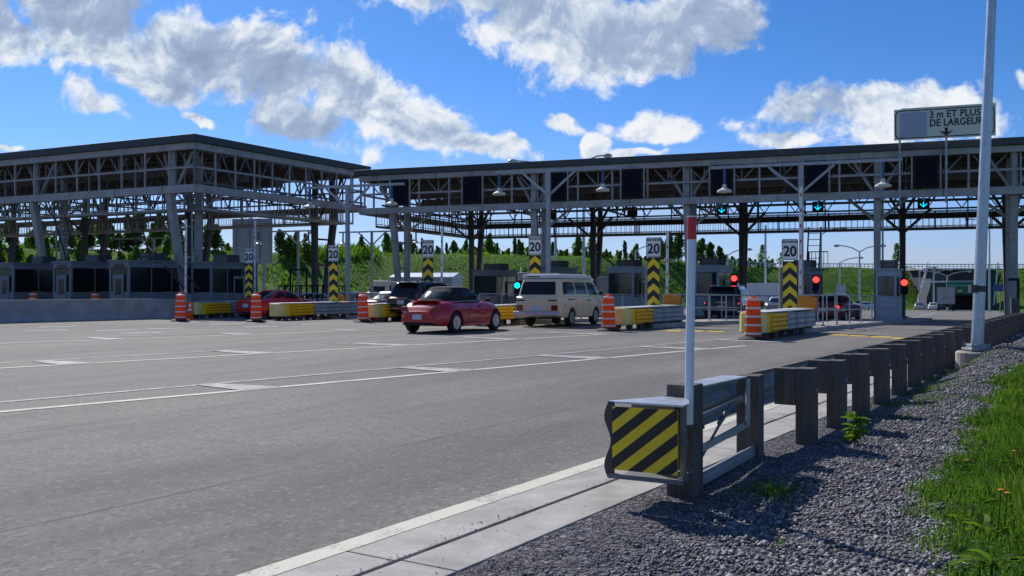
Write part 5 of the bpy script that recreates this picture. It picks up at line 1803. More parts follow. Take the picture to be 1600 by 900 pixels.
# red convertible
BEETLE = dict(L=4.28, r=.335, wy=(-1.24, 1.30), z0=.21, paint='c_red', spokes=10, sm=35, smw=45,
              top=[(-2.14, .62), (-2.08, .74), (-1.95, .86), (-1.75, .955), (-1.45, 1.0), (-.9, 1.0), (.9, .98), (1.25, .955), (1.65, .86), (1.95, .72), (2.14, .56)],
              hw=[(-2.14, .50), (-2.04, .68), (-1.8, .82), (-1.4, .90), (-1.0, .905), (-.5, .875), (.7, .875), (1.1, .905), (1.5, .90), (1.85, .78), (2.05, .62), (2.14, .48)],
              bot=[(-2.14, .34), (-1.9, .26), (-1.6, .22), (1.6, .2), (2.14, .26)],
              sec=[(0, .93), (.12, .975), (.30, 1.0), (.50, .995), (.66, .965), (.80, .90), (.91, .82), (.98, .74), (1.0, .66)],
              gh=dict(name='soft_top', mat='cloth', n=3.4, belt=(-1.52, 1.02, .70, .97), roof=(-.86, .28, .53, 1.40), dome=.075, bulge=.045,
                      side=[(.33, .56, .17, .82, (.02, 0)), (.575, .90, .14, .82, (0, -.06))], rear_w=(.66, .30, .80), front_w=(.80, .12, .95), glass='glass'),
              rear=[('licence_plate', 'plate', -.02, .52, .34, .17, .03), ('tail_lamp', 'tail', .60, .76, .25, .17, .08), ('tail_lamp', 'tail', -.60, .76, .25, .17, .08), ('badge', 'chrome', 0, .83, .11, .11, .03),
                    ('bumper_lip', 'black', 0, .30, 1.0, .10, .05)],
              bits=[('spoiler', 'c_red', (0, -1.70, 1.015), (1.02, .26, .028), -.08), ('side_skirt', 'c_red', (.83, .05, .25), (.06, 1.7, .10), 0), ('side_skirt', 'c_red', (-.83, .05, .25), (.06, 1.7, .10), 0),
                    ('bumper', 'c_red', (0, -2.03, .44), (1.22, .22, .20), .05)],
              tubes=[('belt_trim', 'chrome', [(.70, -1.35, .995), (.765, -.6, 1.003), (.765, .2, 1.0), (.73, .80, .992)], .009), ('belt_trim', 'chrome', [(-.70, -1.35, .995), (-.765, -.6, 1.003), (-.765, .2, 1.0), (-.73, .80, .992)], .009)],
              mirror=[(.72, 1.02, .80)], mirmat='black', seams=[(.72, .30, .95), (-.42, .30, .96)], handles=[(-.25, .80)])


def place(spec, name, x, y, head, label, cat, **kw):
    s = dict(spec); s.update(kw)
    return vehicle(name, gpt(x, y), head, label, cat, s)


def from_rear_right(x, y, head, halfw, wy):
    """centre of a car whose right rear wheel stands at x, y"""
    c_, s_ = math.cos(head), math.sin(head)
    return x - halfw * c_ - wy * s_, y + halfw * s_ - wy * c_


cx, cy = from_rear_right(-1.80, 30.2, R(28), .80, -1.24)
place(BEETLE, 'convertible_car', cx, cy, R(28), 'red rounded convertible with a closed black soft top crossing the plaza', 'car')

# cream camper van
VAN = dict(L=4.57, r=.33, wy=(-1.12, 1.34), z0=.30, paint='c_cream', spokes=5, rim='galv', sm=9, smw=25, crown=.2,
           top=[(-2.285, 1.06), (-2.22, 1.12), (2.0, 1.12), (2.15, 1.05), (2.285, .9)],
           hw=[(-2.285, .82), (-2.20, .90), (-1.9, .925), (1.8, .925), (2.1, .88), (2.285, .72)],
           bot=[(-2.285, .42), (-2.0, .34), (2.0, .32), (2.285, .40)],
           sec=[(0, .95), (.08, .975), (.25, .995), (.6, 1.0), (.8, .985), (.9, .975), (.96, .97), (.99, .965), (1.0, .955)],
           gh=dict(n=9, belt=(-2.25, 2.12, .885, 1.10), roof=(-2.02, 1.52, .765, 1.74), dome=.05, bulge=.02,
                   side=[(.085, .335, .14, .84, (0, 0)), (.365, .635, .14, .84, (0, 0)), (.67, .93, .10, .84, (0, -.055))], rear_w=(.80, .12, .86), front_w=(.90, .06, .90), glass='glass'),
           rear=[('tail_lamp', 'tail', .70, .70, .26, .20, .05), ('tail_lamp', 'tail', -.70, .70, .26, .20, .05), ('licence_plate', 'plate', -.02, .68, .36, .18, .03),
                 ('vent_strip', 'ink', .62, .97, .34, .05, .02), ('vent_strip', 'ink', -.66, .97, .34, .05, .02)], rr=.1,
           bits=[('bumper', 'galv_l', (0, -2.36, .48), (1.80, .16, .17), 0), ('bumper', 'galv_l', (0, 2.36, .48), (1.74, .14, .17), 0),
                 ('pop_top', 'c_creamw', (0, -.35, 1.84), (1.50, 3.2, .13), 0), ('pop_top', 'c_creamw', (0, -.40, 1.91), (1.28, 2.7, .08), 0), ('roof_trim', 'ink', (-.3, -1.96, 1.84), (.5, .02, .03), 0),
                 ('side_rail', 'ink', (.935, -1.25, 1.0), (.015, .7, .03), 0), ('roof_rack', 'c_creamw', (0, 1.42, 1.79), (1.30, .6, .10), -.12),
                 ('side_marker', 'amber', (.93, -1.85, .78), (.02, .10, .05), 0), ('roof_bar', 'ink', (0, -1.5, 1.965), (1.25, .05, .025), 0)],
           tubes=[('gutter', 'c_creamw', [(.79, -2.0, 1.73), (.79, 1.45, 1.73)], .012)],
           mirror=[(1.62, 1.22, .93)], mirmat='black', seams=[(.52, .40, 1.1), (1.55, .75, 1.1), (-.72, .40, 1.1)], handles=[(.42, .95), (.66, .95)], hmat='black')
cx, cy = from_rear_right(2.17, 35.6, R(26), .84, -1.12)
place(VAN, 'camper_van', cx, cy, R(26), 'old cream camper van with a white pop top waiting behind the convertible', 'van')

# black utility vehicle
SUV = dict(L=4.85, r=.37, wy=(-1.42, 1.45), z0=.28, paint='c_black', spokes=6, sm=17, smw=35,
           top=[(-2.42, 1.00), (-2.36, 1.06), (1.1, 1.05), (1.7, 1.02), (2.2, .92), (2.42, .75)],
           hw=[(-2.42, .72), (-2.30, .86), (-2.0, .94), (1.7, .94), (2.2, .86), (2.42, .70)], bot=[(-2.42, .42), (-2.0, .30), (2.0, .28), (2.42, .36)],
           gh=dict(n=6, belt=(-2.36, 1.15, .86, 1.03), roof=(-2.0, .25, .70, 1.64), dome=.06, bulge=.03,
                   side=[(.09, .33, .18, .84, (.01, 0)), (.36, .62, .16, .84, (0, 0)), (.65, .93, .14, .84, (0, -.10))], rear_w=(.78, .14, .82), front_w=(.85, .1, .92)),
           rear=[('tail_lamp', 'tail_on', .76, .90, .10, .12, .06), ('tail_lamp', 'tail', -.76, .90, .12, .42, .06), ('tail_lamp', 'tail', .78, 1.08, .12, .22, .05), ('licence_plate', 'plate', -.02, .83, .34, .18, .03), ('trim_strip', 'chrome', -.02, 1.0, .62, .035, .03)], rr=.5,
           bits=[('bumper', 'c_black', (0, -2.42, .55), (1.72, .18, .22), 0), ('chrome_strip', 'chrome', (0, -2.52, .57), (1.6, .012, .03), 0), ('spoiler', 'c_black', (0, -2.12, 1.68), (1.25, .32, .04), .06),
                 ('roof_rail', 'chrome', (.62, -.8, 1.72), (.04, 2.2, .03), 0), ('roof_rail', 'chrome', (-.62, -.8, 1.72), (.04, 2.2, .03), 0)],
           mirror=[(.85, 1.12, .94)], seams=[(.62, .35, 1.0), (-.48, .35, 1.0)], handles=[(-.2, .88), (-1.2, .88)])
place(SUV, 'utility_vehicle', -3.6, 42.8, R(27), 'black sport utility vehicle with one tail lamp lit behind the red convertible', 'car')

# sedans --------------------------------------------------------------
SEDAN = dict(L=4.5, r=.32, wy=(-1.32, 1.33), z0=.2, paint='c_red2', spokes=6, sm=25, smw=40,
             top=[(-2.25, .78), (-2.15, .90), (-1.7, .93), (.9, .90), (1.5, .85), (2.05, .70), (2.25, .55)],
             hw=[(-2.25, .58), (-2.1, .74), (-1.7, .86), (1.5, .87), (2.0, .74), (2.25, .52)], bot=[(-2.25, .34), (-1.9, .22), (1.9, .2), (2.25, .28)],
             gh=dict(n=4, belt=(-1.55, 1.1, .74, .90), roof=(-.75, .15, .55, 1.29), dome=.05, bulge=.03,
                     side=[(.12, .44, .18, .8, (.06, 0)), (.47, .90, .14, .8, (0, -.10))], rear_w=(.78, .12, .9), front_w=(.82, .1, .92)),
             rear=[('tail_lamp', 'tail', .60, .74, .26, .14, .06), ('tail_lamp', 'tail', -.60, .74, .26, .14, .06), ('licence_plate', 'plate', 0, .62, .34, .17, .03)],
             bits=[('bumper', 'c_red2', (0, -2.16, .46), (1.3, .2, .22), 0), ('spoiler', 'c_red2', (0, -2.02, .97), (1.1, .14, .03), 0)],
             mirror=[(.68, .95, .84)], seams=[(.7, .3, .88), (-.45, .3, .88)], handles=[(-.25, .76)])
cx, cy = from_rear_right(-11.05, 44.3, R(29), .78, -1.32)
place(SEDAN, 'coupe_car', cx, cy, R(29), 'red coupe waiting in the lane behind the orange barrel on the left', 'car', sm=31)


def recol(spec, c_):
    s = dict(spec); s['paint'] = c_
    s['bits'] = [(a_, c_ if m_ in ('c_red2', 'c_black', 'c_red') and a_ not in ('x',) else m_, b_, d_, e_) for a_, m_, b_, d_, e_ in spec['bits']]
    return s


def rear_on(spec):
    s = dict(spec); s['rear'] = [(a_, 'tail_on' if a_ == 'tail_lamp' and x_ != 0 and h_ < .2 else m_, x_, z_, w_, h_, d_) for a_, m_, x_, z_, w_, h_, d_ in spec['rear']]
    return s


s = rear_on(recol(SUV, 'c_navy'))
s['rear'] = [('tail_lamp', 'tail_on', .76, .86, .14, .11, .06), ('tail_lamp', 'tail_on', -.76, .86, .14, .11, .06), ('licence_plate', 'plate', 0, .7, .3, .15, .03), ('trim_strip', 'chrome', 0, .92, .5, .03, .02)]
place(s, 'utility_vehicle', 11.0, 48.2, R(24), 'navy car with lit tail lamps behind the railing, below the left red signal', 'car')
s = rear_on(recol(SEDAN, 'c_dred'))
place(s, 'parked_car', 15.35, 45.6, R(33), 'dark red car with lit tail lamps behind the rightmost island railing', 'car')
far = [(-12.8, 62.5, 'c_silver', R(28), 'silver car seen between the left chevron board and the corner column'), (-11.2, 66, 'c_white', R(28), 'white car beyond the left crash cushion'),
       (-9.3, 56.5, 'c_silver', R(28), 'silver car with bright bonnet left of the second chevron board'), (18.7, 67, 'c_silver', R(24), 'silver car beyond the navy car and its signal'), (23.2, 70, 'c_grey', R(24), 'grey car beyond the dark red car'),
       (-17.5, 64, 'c_grey', R(28), 'grey car beyond the left booths'), (-6.3, 51.5, 'c_grey', R(28), 'grey car half hidden behind the barrel left of the black utility vehicle')]
for (x, y, c_, hd, lab) in far:
    place(recol(SEDAN, c_), 'parked_car', x, y, hd, lab, 'car', rear=[('tail_lamp', 'tail', .60, .74, .26, .14, .06), ('tail_lamp', 'tail', -.60, .74, .26, .14, .06)])
for (u, Y, c_, lab) in ((1436, 172, 'c_silver', 'small silver car far down the road, left of the far truck'), (1458, 165, 'c_white', 'small white car just left of the far truck'), (1354, 150, 'c_silver', 'small far silver car left of the right canopy column')):
    x = (u - 800) / FPX * Y
    place(recol(SEDAN, c_), 'parked_car', x, Y, R(40 if u < 1400 else 24), lab, 'car', rear=[('tail_lamp', 'tail', .60, .74, .26, .14, .06), ('tail_lamp', 'tail', -.60, .74, .26, .14, .06)])


def truck(loc, head, label, cab, box, bw, bh, bl, cabh, first=None):
    rt = empty('truck', loc, -head, label, 'truck', 'trucks beyond the toll booths')
    if box:
        mb = MB(); mb.box((0, 0, 1.1 + bh / 2), (bw, bl, bh)); o = mb.build('cargo_box', M[box], rt, bevel=.03)
        mb = MB()
        for s_ in (-1, 1): mb.box((s_ * bw * .25, -bl / 2 - .01, 1.1 + bh / 2), (bw * .46, .03, bh * .92))
        mb.build('rear_door', M[box], o)
    y1 = bl / 2 + .15 if box else -1.5
    mb = MB(); mb.prism_x([(y1, .6), (y1 + 3.4, .6), (y1 + 3.4, 1.5), (y1 + 2.1, 1.75), (y1 + 1.7, cabh), (y1, cabh)], -bw / 2 + .1, bw / 2 - .1); c_ = mb.build('cab', M[cab], rt, bevel=.06)
    mb = MB(); mb.box((0, y1 + 1.98, 2.15), (bw * .75, .03, .75), 0, .5); mb.build('windscreen', M['glass'], c_)
    for s_ in (-1, 1):
        mb = MB(); mb.box((s_ * (bw / 2 - .095), y1 + 1.0, 2.1), (.02, .9, .7)); mb.build('window', M['glass'], c_)
    mb = MB(); mb.box((0, y1 / 2, .75), (1.0, abs(y1) + bl, .25)); mb.build('chassis', M['struct_d'], rt)
    for y in (([-bl / 2 + .9, -bl / 2 + 2.1] if box else []) + [y1 + 2.5]):
        for s_ in (-1, 1):
            mb = MB(); mb.lathe([(.3, -.15), (.5, -.15), (.52, 0), (.5, .15), (.3, .15)], axis='X', n=18); wh = mb.build('wheel', M['rubber'], rt, loc=(s_ * (bw / 2 - .2), y, .52), smooth=True)
            mb = MB(); mb.lathe([(.28, -.12), (.28, .12)], axis='X', n=12); mb.build('rim', M['galv'], wh)
    mb = MB(); mb.tube((bw / 2 - .2, y1 + .05, 1), (bw / 2 - .2, y1 + .05, cabh + .4), .07); mb.build('exhaust', M['chrome'], rt, smooth=True)
    return rt


def gp_u(u, Y): return at_u(u, Y)


truck(gp_u(1478, 150), R(24), 'grey box truck far down the road in front of the overpass', 'c_grey', 'struct', 2.5, 2.6, 7, 2.9)
truck(gp_u(822, 68), R(180 + 24), 'white semi truck cab facing the booths, left of the camper van', 'c_white', None, 2.5, 0, 0, 2.9)
truck(gp_u(594, 100), R(180 + 28), 'cream and white truck cab beyond the column between the canopies', 'c_cream', None, 2.5, 0, 0, 2.9)
truck(gp_u(528 + 432, 66), R(24), 'white delivery van body beyond the camper van nose', 'c_white', 'c_white', 2.1, 1.5, 3.6, 2.3)
truck(gp_u(1175, 92), R(110), 'white box trailer truck side on beyond the navy car', 'c_white', 'c_white', 2.4, 1.7, 5.5, 2.5)
# grey shed
p = gp_u(668, 72)
rt = empty('storage_shed', p, -R(12), 'long low corrugated metal shed behind the black utility vehicle', 'shed')
mb = MB(); mb.box((0, 0, 1.25), (4.6, 3, 2.5))
x = -2.3
while x < 2.3: mb.box((x, -1.51, 1.25), (.06, .03, 2.4)); x += .22
mb.build('wall', M['alu'], rt)
mb = MB(); mb.prism_x([(-1.7, 2.5), (1.7, 2.5), (1.7, 2.62), (0, 2.95), (-1.7, 2.62)], -2.45, 2.45); mb.build('roof', M['galv_l'], rt)
# dark trailer with rack
p = gp_u(492, 58)
rt = empty('flatbed_trailer', p, -R(28), 'black railed flatbed trailer beyond the left red coupe', 'trailer')
mb = MB(); mb.box((0, 0, .7), (2.2, 4, .2)); mb.build('bed', M['struct_d'], rt)
mb = MB()
for x in (-1.05, 1.05):
    for k in range(9): mb.box((x, -2 + k * .5, 1.2), (.05, .05, 1.0))
    mb.box((x, 0, 1.7), (.06, 4, .06))
for y in (-2, 2):
    for k in range(5): mb.box((-1.05 + k * .525, y, 1.2), (.05, .05, 1.0))
    mb.box((0, y, 1.7), (2.1, .06, .06))
for x in (-1.05, .2): mb.box((x, -1.0, 1.95), (.08, .08, 1.4))
mb.box((-.42, -1.0, 2.66), (1.3, .08, .08)); mb.build('rack', M['black'], rt)
for s_ in (-1, 1):
    mb = MB(); mb.lathe([(.2, -.1), (.36, -.1), (.36, .1), (.2, .1)], axis='X', n=16); mb.build('wheel', M['rubber'], rt, loc=(s_ * 1.1, 0, .36), smooth=True)

# blank back of the large highway sign on the left
Y = 84.0
x0, x1 = (361 - 800) / FPX * Y, (428 - 800) / FPX * Y
g = gz((x0 + x1) / 2, Y)
z0, z1 = EYE + (450 - 412) / FPX * Y, EYE + (450 - 342) / FPX * Y
rt = empty('highway_sign_back', ((x0 + x1) / 2, Y, float(g)), -R(12), 'blank ribbed metal back of a large highway sign behind the corner column', 'highway sign')
w_ = x1 - x0; mb = MB(); mb.box((0, 0, (z0 + z1) / 2 - g), (w_, .1, z1 - z0)); n = 15
for k in range(n): mb.box((0, -.065, z0 - g + (z1 - z0) * (k + .5) / n), (w_, .03, .04))
mb.build('panel', M['alu'], rt)
mb = MB()
for x in (-w_ * .42, -w_ * .08, w_ * .18, w_ * .44): mb.box((x, -.13, (z0 + z1) / 2 - g), (.14, .12, z1 - z0))
for x in (-w_ * .42, w_ * .3): mb.box((x, -.05, z0 / 2), (.22, .25, z0 + 1))
mb.build('support_post', M['struct'], rt)


# ------------------------------------------------------------------ far street lamps
def street_lamp(u, vt, Y, arms, label, arm=2.8, h0=None):
    x = (u - 800) / FPX * Y; g = tz(x, Y); H = EYE + (450 - vt) / FPX * Y - g
    rt = empty('street_lamp', (x, Y, g), 0, label, 'street lamp', 'street lamps beyond the toll plaza')
    r = .10 + Y * .0004
    mb = MB(); mb.tube((0, 0, 0), (0, 0, H), r * 1.1, r * .7, 10); mb.build('pole', M['galv_l'], rt, smooth=True)
    for s_ in arms:
        mb = MB(); pts = [(0, 0, H - .05), (s_ * arm * .35, 0, H + .45), (s_ * arm * .7, 0, H + .68), (s_ * arm, 0, H + .75)]
        mb.path(pts, r * .5, 6); mb.build('arm', M['galv_l'], rt, smooth=True)
        mb = MB(); mb.lathe([(.05, -.35), (.16, -.2), (.19, .1), (.1, .4)], axis='X', n=10); mb.build('lamp_head', M['galv_l'], rt, loc=(s_ * (arm + .3), 0, H + .72), smooth=True)


for a_ in ((868, 265, 82, (-1,), 'street lamp whose head rises left of the middle gantry over the roof line', 3.4), (912, 257, 78, (1,), 'street lamp whose head rises just above the middle of the roof line', 1.6),
           (1343, 393, 120, (-1, 1), 'double armed street lamp left of the rightmost front column', 2.6), (1196, 352, 95, (), 'slender straight pole left of the tallest chevron board', 1), (1137, 398, 130, (1,), 'street lamp with one curved arm above the navy car', 2.6),
           (993, 392, 130, (1,), 'short street lamp left of the second chevron board'), (1437, 424, 175, (-1, 1), 'tiny double armed street lamp at the left foot of the overpass'), (1459, 428, 168, (1,), 'tiny one armed street lamp left of the green sign', 2.6),
           (1480, 431, 160, (-1, 1), 'tiny double armed street lamp above the green sign', 3.4), (1546, 350, 140, (-1,), 'tall slender lamp right of the big light pole', 3), (1283, 366, 118, (1,), 'street lamp with an arm to the right of the lattice ladder', 2.4), (640, 340, 100, (), 'thin straight pole left of the third chevron board', 1), (1312, 410, 150, (1,), 'small street lamp with one arm left of the double armed lamp', 3.0)):
    street_lamp(a_[0], a_[1], a_[2], a_[3], a_[4], a_[5] if len(a_) > 5 else 2.4)

# ------------------------------------------------------------------ overpass
Y = 183.0
xl, xr = (1443 - 800) / FPX * Y, (1557 - 800) / FPX * Y
g = float(gz(80, Y)); zt = EYE + (450 - 421.5) / FPX * Y
rt = empty('overpass', ((xl + xr) / 2, Y, g), 0, 'dark concrete overpass abutment where the road passes under the green embankment', 'overpass')
w_ = xr - xl; H_ = zt - g
mb = MB(); mb.box((w_ * .02, 4, H_ * .68), (w_, 6, H_ * .64)); mb.box((-w_ * .36, 3.4, H_ * .2), (w_ * .26, 7, H_ * .42)); mb.box((w_ * .42, 3.4, H_ * .2), (w_ * .16, 7, H_ * .42)); mb.build('abutment', M['conc_d'], rt)
mb = MB(); mb.prism_y([(-w_ / 2 - 1.5, -.2), (-w_ / 2 + 4.4, -.2), (-w_ / 2 + 4.2, H_ * .8), (-w_ / 2 + 1, H_)], -3, .4); mb.build('wing_wall', M['conc_d'], rt)
mb = MB(); mb.box((0, 3, H_ + .1), (w_ + 1, 8, .3)); mb.build('deck', M['conc'], rt)
mb = MB()
for (xa_, xb_) in ((-w_ / 2 - 2.6, -w_ / 2 + .4), (w_ / 2 - 2.2, w_ / 2 - .2)):
    mb.bar((xa_, -3.4, 1.0), (xb_, -1, H_ + .6), .22); mb.bar((xa_, -3.4, 1.9), (xb_, -1, H_ + 1.4), .16)
    for k in range(9): f_ = k / 8; mb.bar((xa_ + (xb_ - xa_) * f_, -3.4 + 2.4 * f_, 1.0 + (H_ - .4) * f_), (xa_ + (xb_ - xa_) * f_, -3.4 + 2.4 * f_, 1.9 + (H_ - .5) * f_), .10)
mb.build('slope_railing', M['white_d'], rt)
mb = MB(); mb.box((w_ * .02, 6.2, H_ * .2), (w_ * .8, .5, H_ * .4)); mb.build('portal_shadow_wall', M['struct_d'], rt)  # dark sheet standing in for the shade inside the underpass
# parapet rail on the crest of the embankment
rt = empty('crest_railing', (90, 200, 0), 0, 'long thin pale railing along the crest of the embankment', 'railing')
mb = MB(); prev = None
for u in range(1120, 1660, 6):
    Yc = float(np.interp(u, U_T, CR_Y)); x = (u - 800) / FPX * Yc; z = EYE + (450 - np.interp(u, U_T, CR_V)) / FPX * Yc
    q = Vector((x - 90, Yc - 200 - 1.0, z + .9))
    if prev is not None: mb.bar(prev, q, .12, .18); mb.bar(prev - Vector((0, 0, .45)), q - Vector((0, 0, .45)), .06, .08)
    mb.bar(q - Vector((0, 0, 1.1)), q + Vector((0, 0, .15)), .12); prev = q
mb.build('rail', M['white_d'], rt)
# green overhead sign
Y = 150.0; p = at_u(1503, Y)
zc = EYE + (450 - 450) / FPX * Y
rt = empty('green_highway_sign', (p.x, p.y, p.z), -R(24), 'green overhead highway sign on a white portal frame before the overpass', 'highway sign')
mb = MB(); mb.box((0, 0, zc - p.z + .05), (4.3, .15, 1.9)); mb.build('panel', M['green_s'], rt)
mb = MB(); mb.box((-.3, -.09, zc - p.z - .45), (.7, .02, .35)); mb.build('exit_panel', M['yellow'], rt)
mb = MB(); mb.box((0, -.09, zc - p.z + .35), (4.1, .02, .06)); mb.build('divider', M['white_d'], rt)
mb = MB()
mb.box((-1.6, .2, zc - p.z + 1.0), (7.4, .2, .25)); mb.box((-5.2, .2, (zc - p.z + 1) / 2), (.25, .25, zc - p.z + 1)); mb.box((2.1, .2, (zc - p.z + 1) / 2), (.25, .25, zc - p.z + 1))
mb.build('portal_frame', M['white_d'], rt)
p = at_u(1563, 120)
rt = empty('blue_sign', (p.x, p.y, tz(p.x, p.y)), -R(20), 'small blue roadside sign right of the big light pole', 'road sign')
mb = MB(); mb.box((0, 0, 3.2), (1.5, .06, .9)); mb.build('panel', M['blue'], rt)
mb = MB(); mb.box((0, .1, 1.6), (.12, .12, 3.2)); mb.build('post', M['galv'], rt)
p = at_u(1314, 110)
rt = empty('grey_sign_back', (p.x, p.y, tz(p.x, p.y)), -R(20), 'small grey back of a road sign beyond the dark red car', 'road sign')
mb = MB(); mb.box((0, 0, 2.6), (1.1, .06, 1.2)); mb.build('panel', M['alu'], rt)
mb = MB(); mb.box((0, .08, 1.4), (.1, .1, 2.8)); mb.build('post', M['galv'], rt)
# slim post with a reflector box at the right column
p = Vector((18.6, 35.5, tz(18.6, 35.5)))
rt = empty('service_post', p, -R(20), 'short dark service post by the right canopy column', 'post')
mb = MB(); mb.box((0, 0, .6), (.28, .28, 1.2)); mb.build('base', M['struct_d'], rt)
mb = MB(); mb.box((.1, 0, 1.55), (.10, .10, .8)); mb.box((-.05, 0, 1.9), (.35, .12, .10)); mb.build('arm', M['black'], rt)


# ------------------------------------------------------------------ trees and shrubs
def crown_mesh(name, seed, H, Wd, n, leaf, mats, wts, lobes=7, base=.18):
    rng = np.random.default_rng(seed)
    c_ = []
    for i in range(lobes):
        f_ = i / max(1, lobes - 1)
        z = H * (base + .12 + (0.92 - base - .12) * f_)
        rad = Wd / 2 * (1.0 - .62 * f_ ** 1.6) * rng.uniform(.7, 1.0)
        a_ = rng.uniform(0, 6.28); o = rng.uniform(.1, .55) * Wd / 2 * (1 - f_ * .7)
        c_.append((o * math.cos(a_), o * math.sin(a_), z, rad * .62, rad * rng.uniform(.45, .7) + H * .04))
    c_ = np.array(c_)
    k = rng.integers(0, lobes, n)
    d_ = rng.normal(size=(n, 3)); d_ /= np.linalg.norm(d_, axis=1)[:, None]
    rr = rng.uniform(.55, 1.12, n) ** .6
    P_ = c_[k, :3] + d_ * np.stack([c_[k, 3], c_[k, 3], c_[k, 4]], 1) * rr[:, None]
    s_ = leaf * rng.uniform(.5, 1.3, n)
    a1 = rng.normal(size=(n, 3)); a1 /= np.linalg.norm(a1, axis=1)[:, None]
    a2 = np.cross(a1, d_ + rng.normal(0, .4, (n, 3))); a2 /= (np.linalg.norm(a2, axis=1)[:, None] + 1e-6)
    v_ = np.stack([P_ - a1 * s_[:, None], P_ + a2 * s_[:, None] * .55, P_ + a1 * s_[:, None], P_ - a2 * s_[:, None] * .55], 1).reshape(-1, 3)
    f_ = np.arange(n * 4).reshape(n, 4)
    mi = rng.choice(len(mats), n, p=wts)
    return v_, f_, mi


def make_tree(name, loc, seed, H, Wd, label, cat, mats, n=1500, leaf=.24, lobes=8, base=.15, group=None):
    rt = empty(name, loc, 0, label, cat, group)
    v_, f_, mi = crown_mesh('crown', seed, H, Wd, n, leaf, mats, [1 / len(mats)] * len(mats), lobes, base)
    raw_mesh('crown', v_, f_, [M[m_] for m_ in mats], rt, mi=mi)
    mb = MB(); rng_ = random.Random(seed)
    mb.tube((0, 0, -.4), (rng_.uniform(-.1, .1), 0, H * .45), .035 * H * .5, .02 * H * .5, 8); mb.tube((0, 0, H * .4), (rng_.uniform(-.3, .3), .1, H * .85), .02 * H * .5, .008 * H * .5, 6)
    for q in range(6):
        a_ = q * 1.05 + seed; z = H * (.25 + .09 * q)
        mb.tube((0, 0, z), (math.cos(a_) * Wd * .3, math.sin(a_) * Wd * .3, z + H * .16), .009 * H * .6, .004 * H * .6, 5)
    mb.build('trunk', M['bark'], rt)
    return rt


protos = [make_tree('broadleaf_tree', (0, 0, -50), 31, 5.0, 4.2, 'x', 'tree', ['leaf_b', 'leaf_a'], 1700, .26), make_tree('broadleaf_tree', (0, 0, -50), 32, 5.0, 3.4, 'x', 'tree', ['leaf_a', 'leaf_c'], 1500, .26),
          make_tree('conifer_tree', (0, 0, -50), 33, 5.5, 2.6, 'x', 'tree', ['leaf_b'], 1300, .22, 10, .05), make_tree('shrub', (0, 0, -50), 34, 2.6, 3.4, 'x', 'shrub', ['leaf_a', 'leaf_c'], 1200, .2, 7, .0),
          make_tree('broadleaf_tree', (0, 0, -50), 35, 5.0, 3.0, 'x', 'tree', ['leaf_b', 'leaf_a'], 420, .22, 8, .2)]
TREES = []
rng = random.Random(4)
def addt(u, dY, k, s, lab):
    TREES.append((u, dY, k, s, lab))
LT = ['bushy', 'rounded', 'leaning', 'dense', 'broad', 'tall', 'loose', 'narrow', 'spreading', 'ragged', 'full', 'stout']
n_l = 0
for i, u in enumerate(range(-50, 360, 15)):
    addt(u + rng.uniform(-5, 5), rng.uniform(-3, 5), rng.choice([0, 0, 1, 1, 3]), rng.uniform(.50, .75) * (1 + .30 * (150 < u < 300)), 'left')
for i, u in enumerate(range(0, 340, 26)):
    addt(u + rng.uniform(-6, 6), rng.uniform(-13, -7), rng.choice([1, 3, 3]), rng.uniform(.45, .7), 'slope')
for u in (438, 452, 462, 478): addt(u, -5, 0 if u < 460 else 1, .56, 'clump')
addt(565, -2, 1, .45, 'clump'); addt(603, 0, 1, .55, 'clump')
for i, u in enumerate(range(600, 1040, 7)):
    addt(u + rng.uniform(-4, 4), rng.uniform(1, 9), rng.choice([2, 0, 1, 3, 3, 3, 1]), rng.uniform(.34, .56), 'crest')
for u in (903, 925, 765): addt(u, 3, 1, .72, 'crest')
for i, u in enumerate((1030, 1045, 1060, 1078, 1095, 1110, 1125)): addt(u, -3, 0, (.72, .85, .9, .8, .86, .74, .6)[i], 'wood')
for u in range(1135, 1215, 9): addt(u, 0, 3, .62, 'hedge')
addt(1192, 2, 4, .95, 'lone'); addt(1220, 2, 4, .7, 'lone'); addt(1403, -4, 4, 1.1, 'lone2')
cnt = {}
SIDE = {'left': 'on the left hilltop', 'slope': 'on the left slope', 'clump': 'beside the blank sign back', 'crest': 'along the middle skyline',
        'wood': 'in the right hand wood', 'hedge': 'in the low crest hedge', 'lone': 'alone left of the tallest chevron board', 'lone2': 'standing alone above the rightmost toll booth'}
ORD = ['first', 'second', 'third', 'fourth', 'fifth', 'sixth', 'seventh', 'eighth', 'ninth', 'tenth', 'eleventh', 'twelfth', 'thirteenth', 'fourteenth', 'fifteenth', 'sixteenth', 'seventeenth', 'eighteenth', 'nineteenth', 'twentieth']
ORD += ['twenty ' + o_ for o_ in ORD[:9]] + ['thirtieth'] + ['thirty ' + o_ for o_ in ORD[:9]] + ['fortieth'] + ['forty ' + o_ for o_ in ORD[:9]]
TREES.sort(key=lambda t_: (t_[4], t_[0]))
KN = {0: 'bushy dark tree', 1: 'pale green tree', 2: 'dark conifer', 3: 'round shrub', 4: 'sparse tree'}
used_p = set()
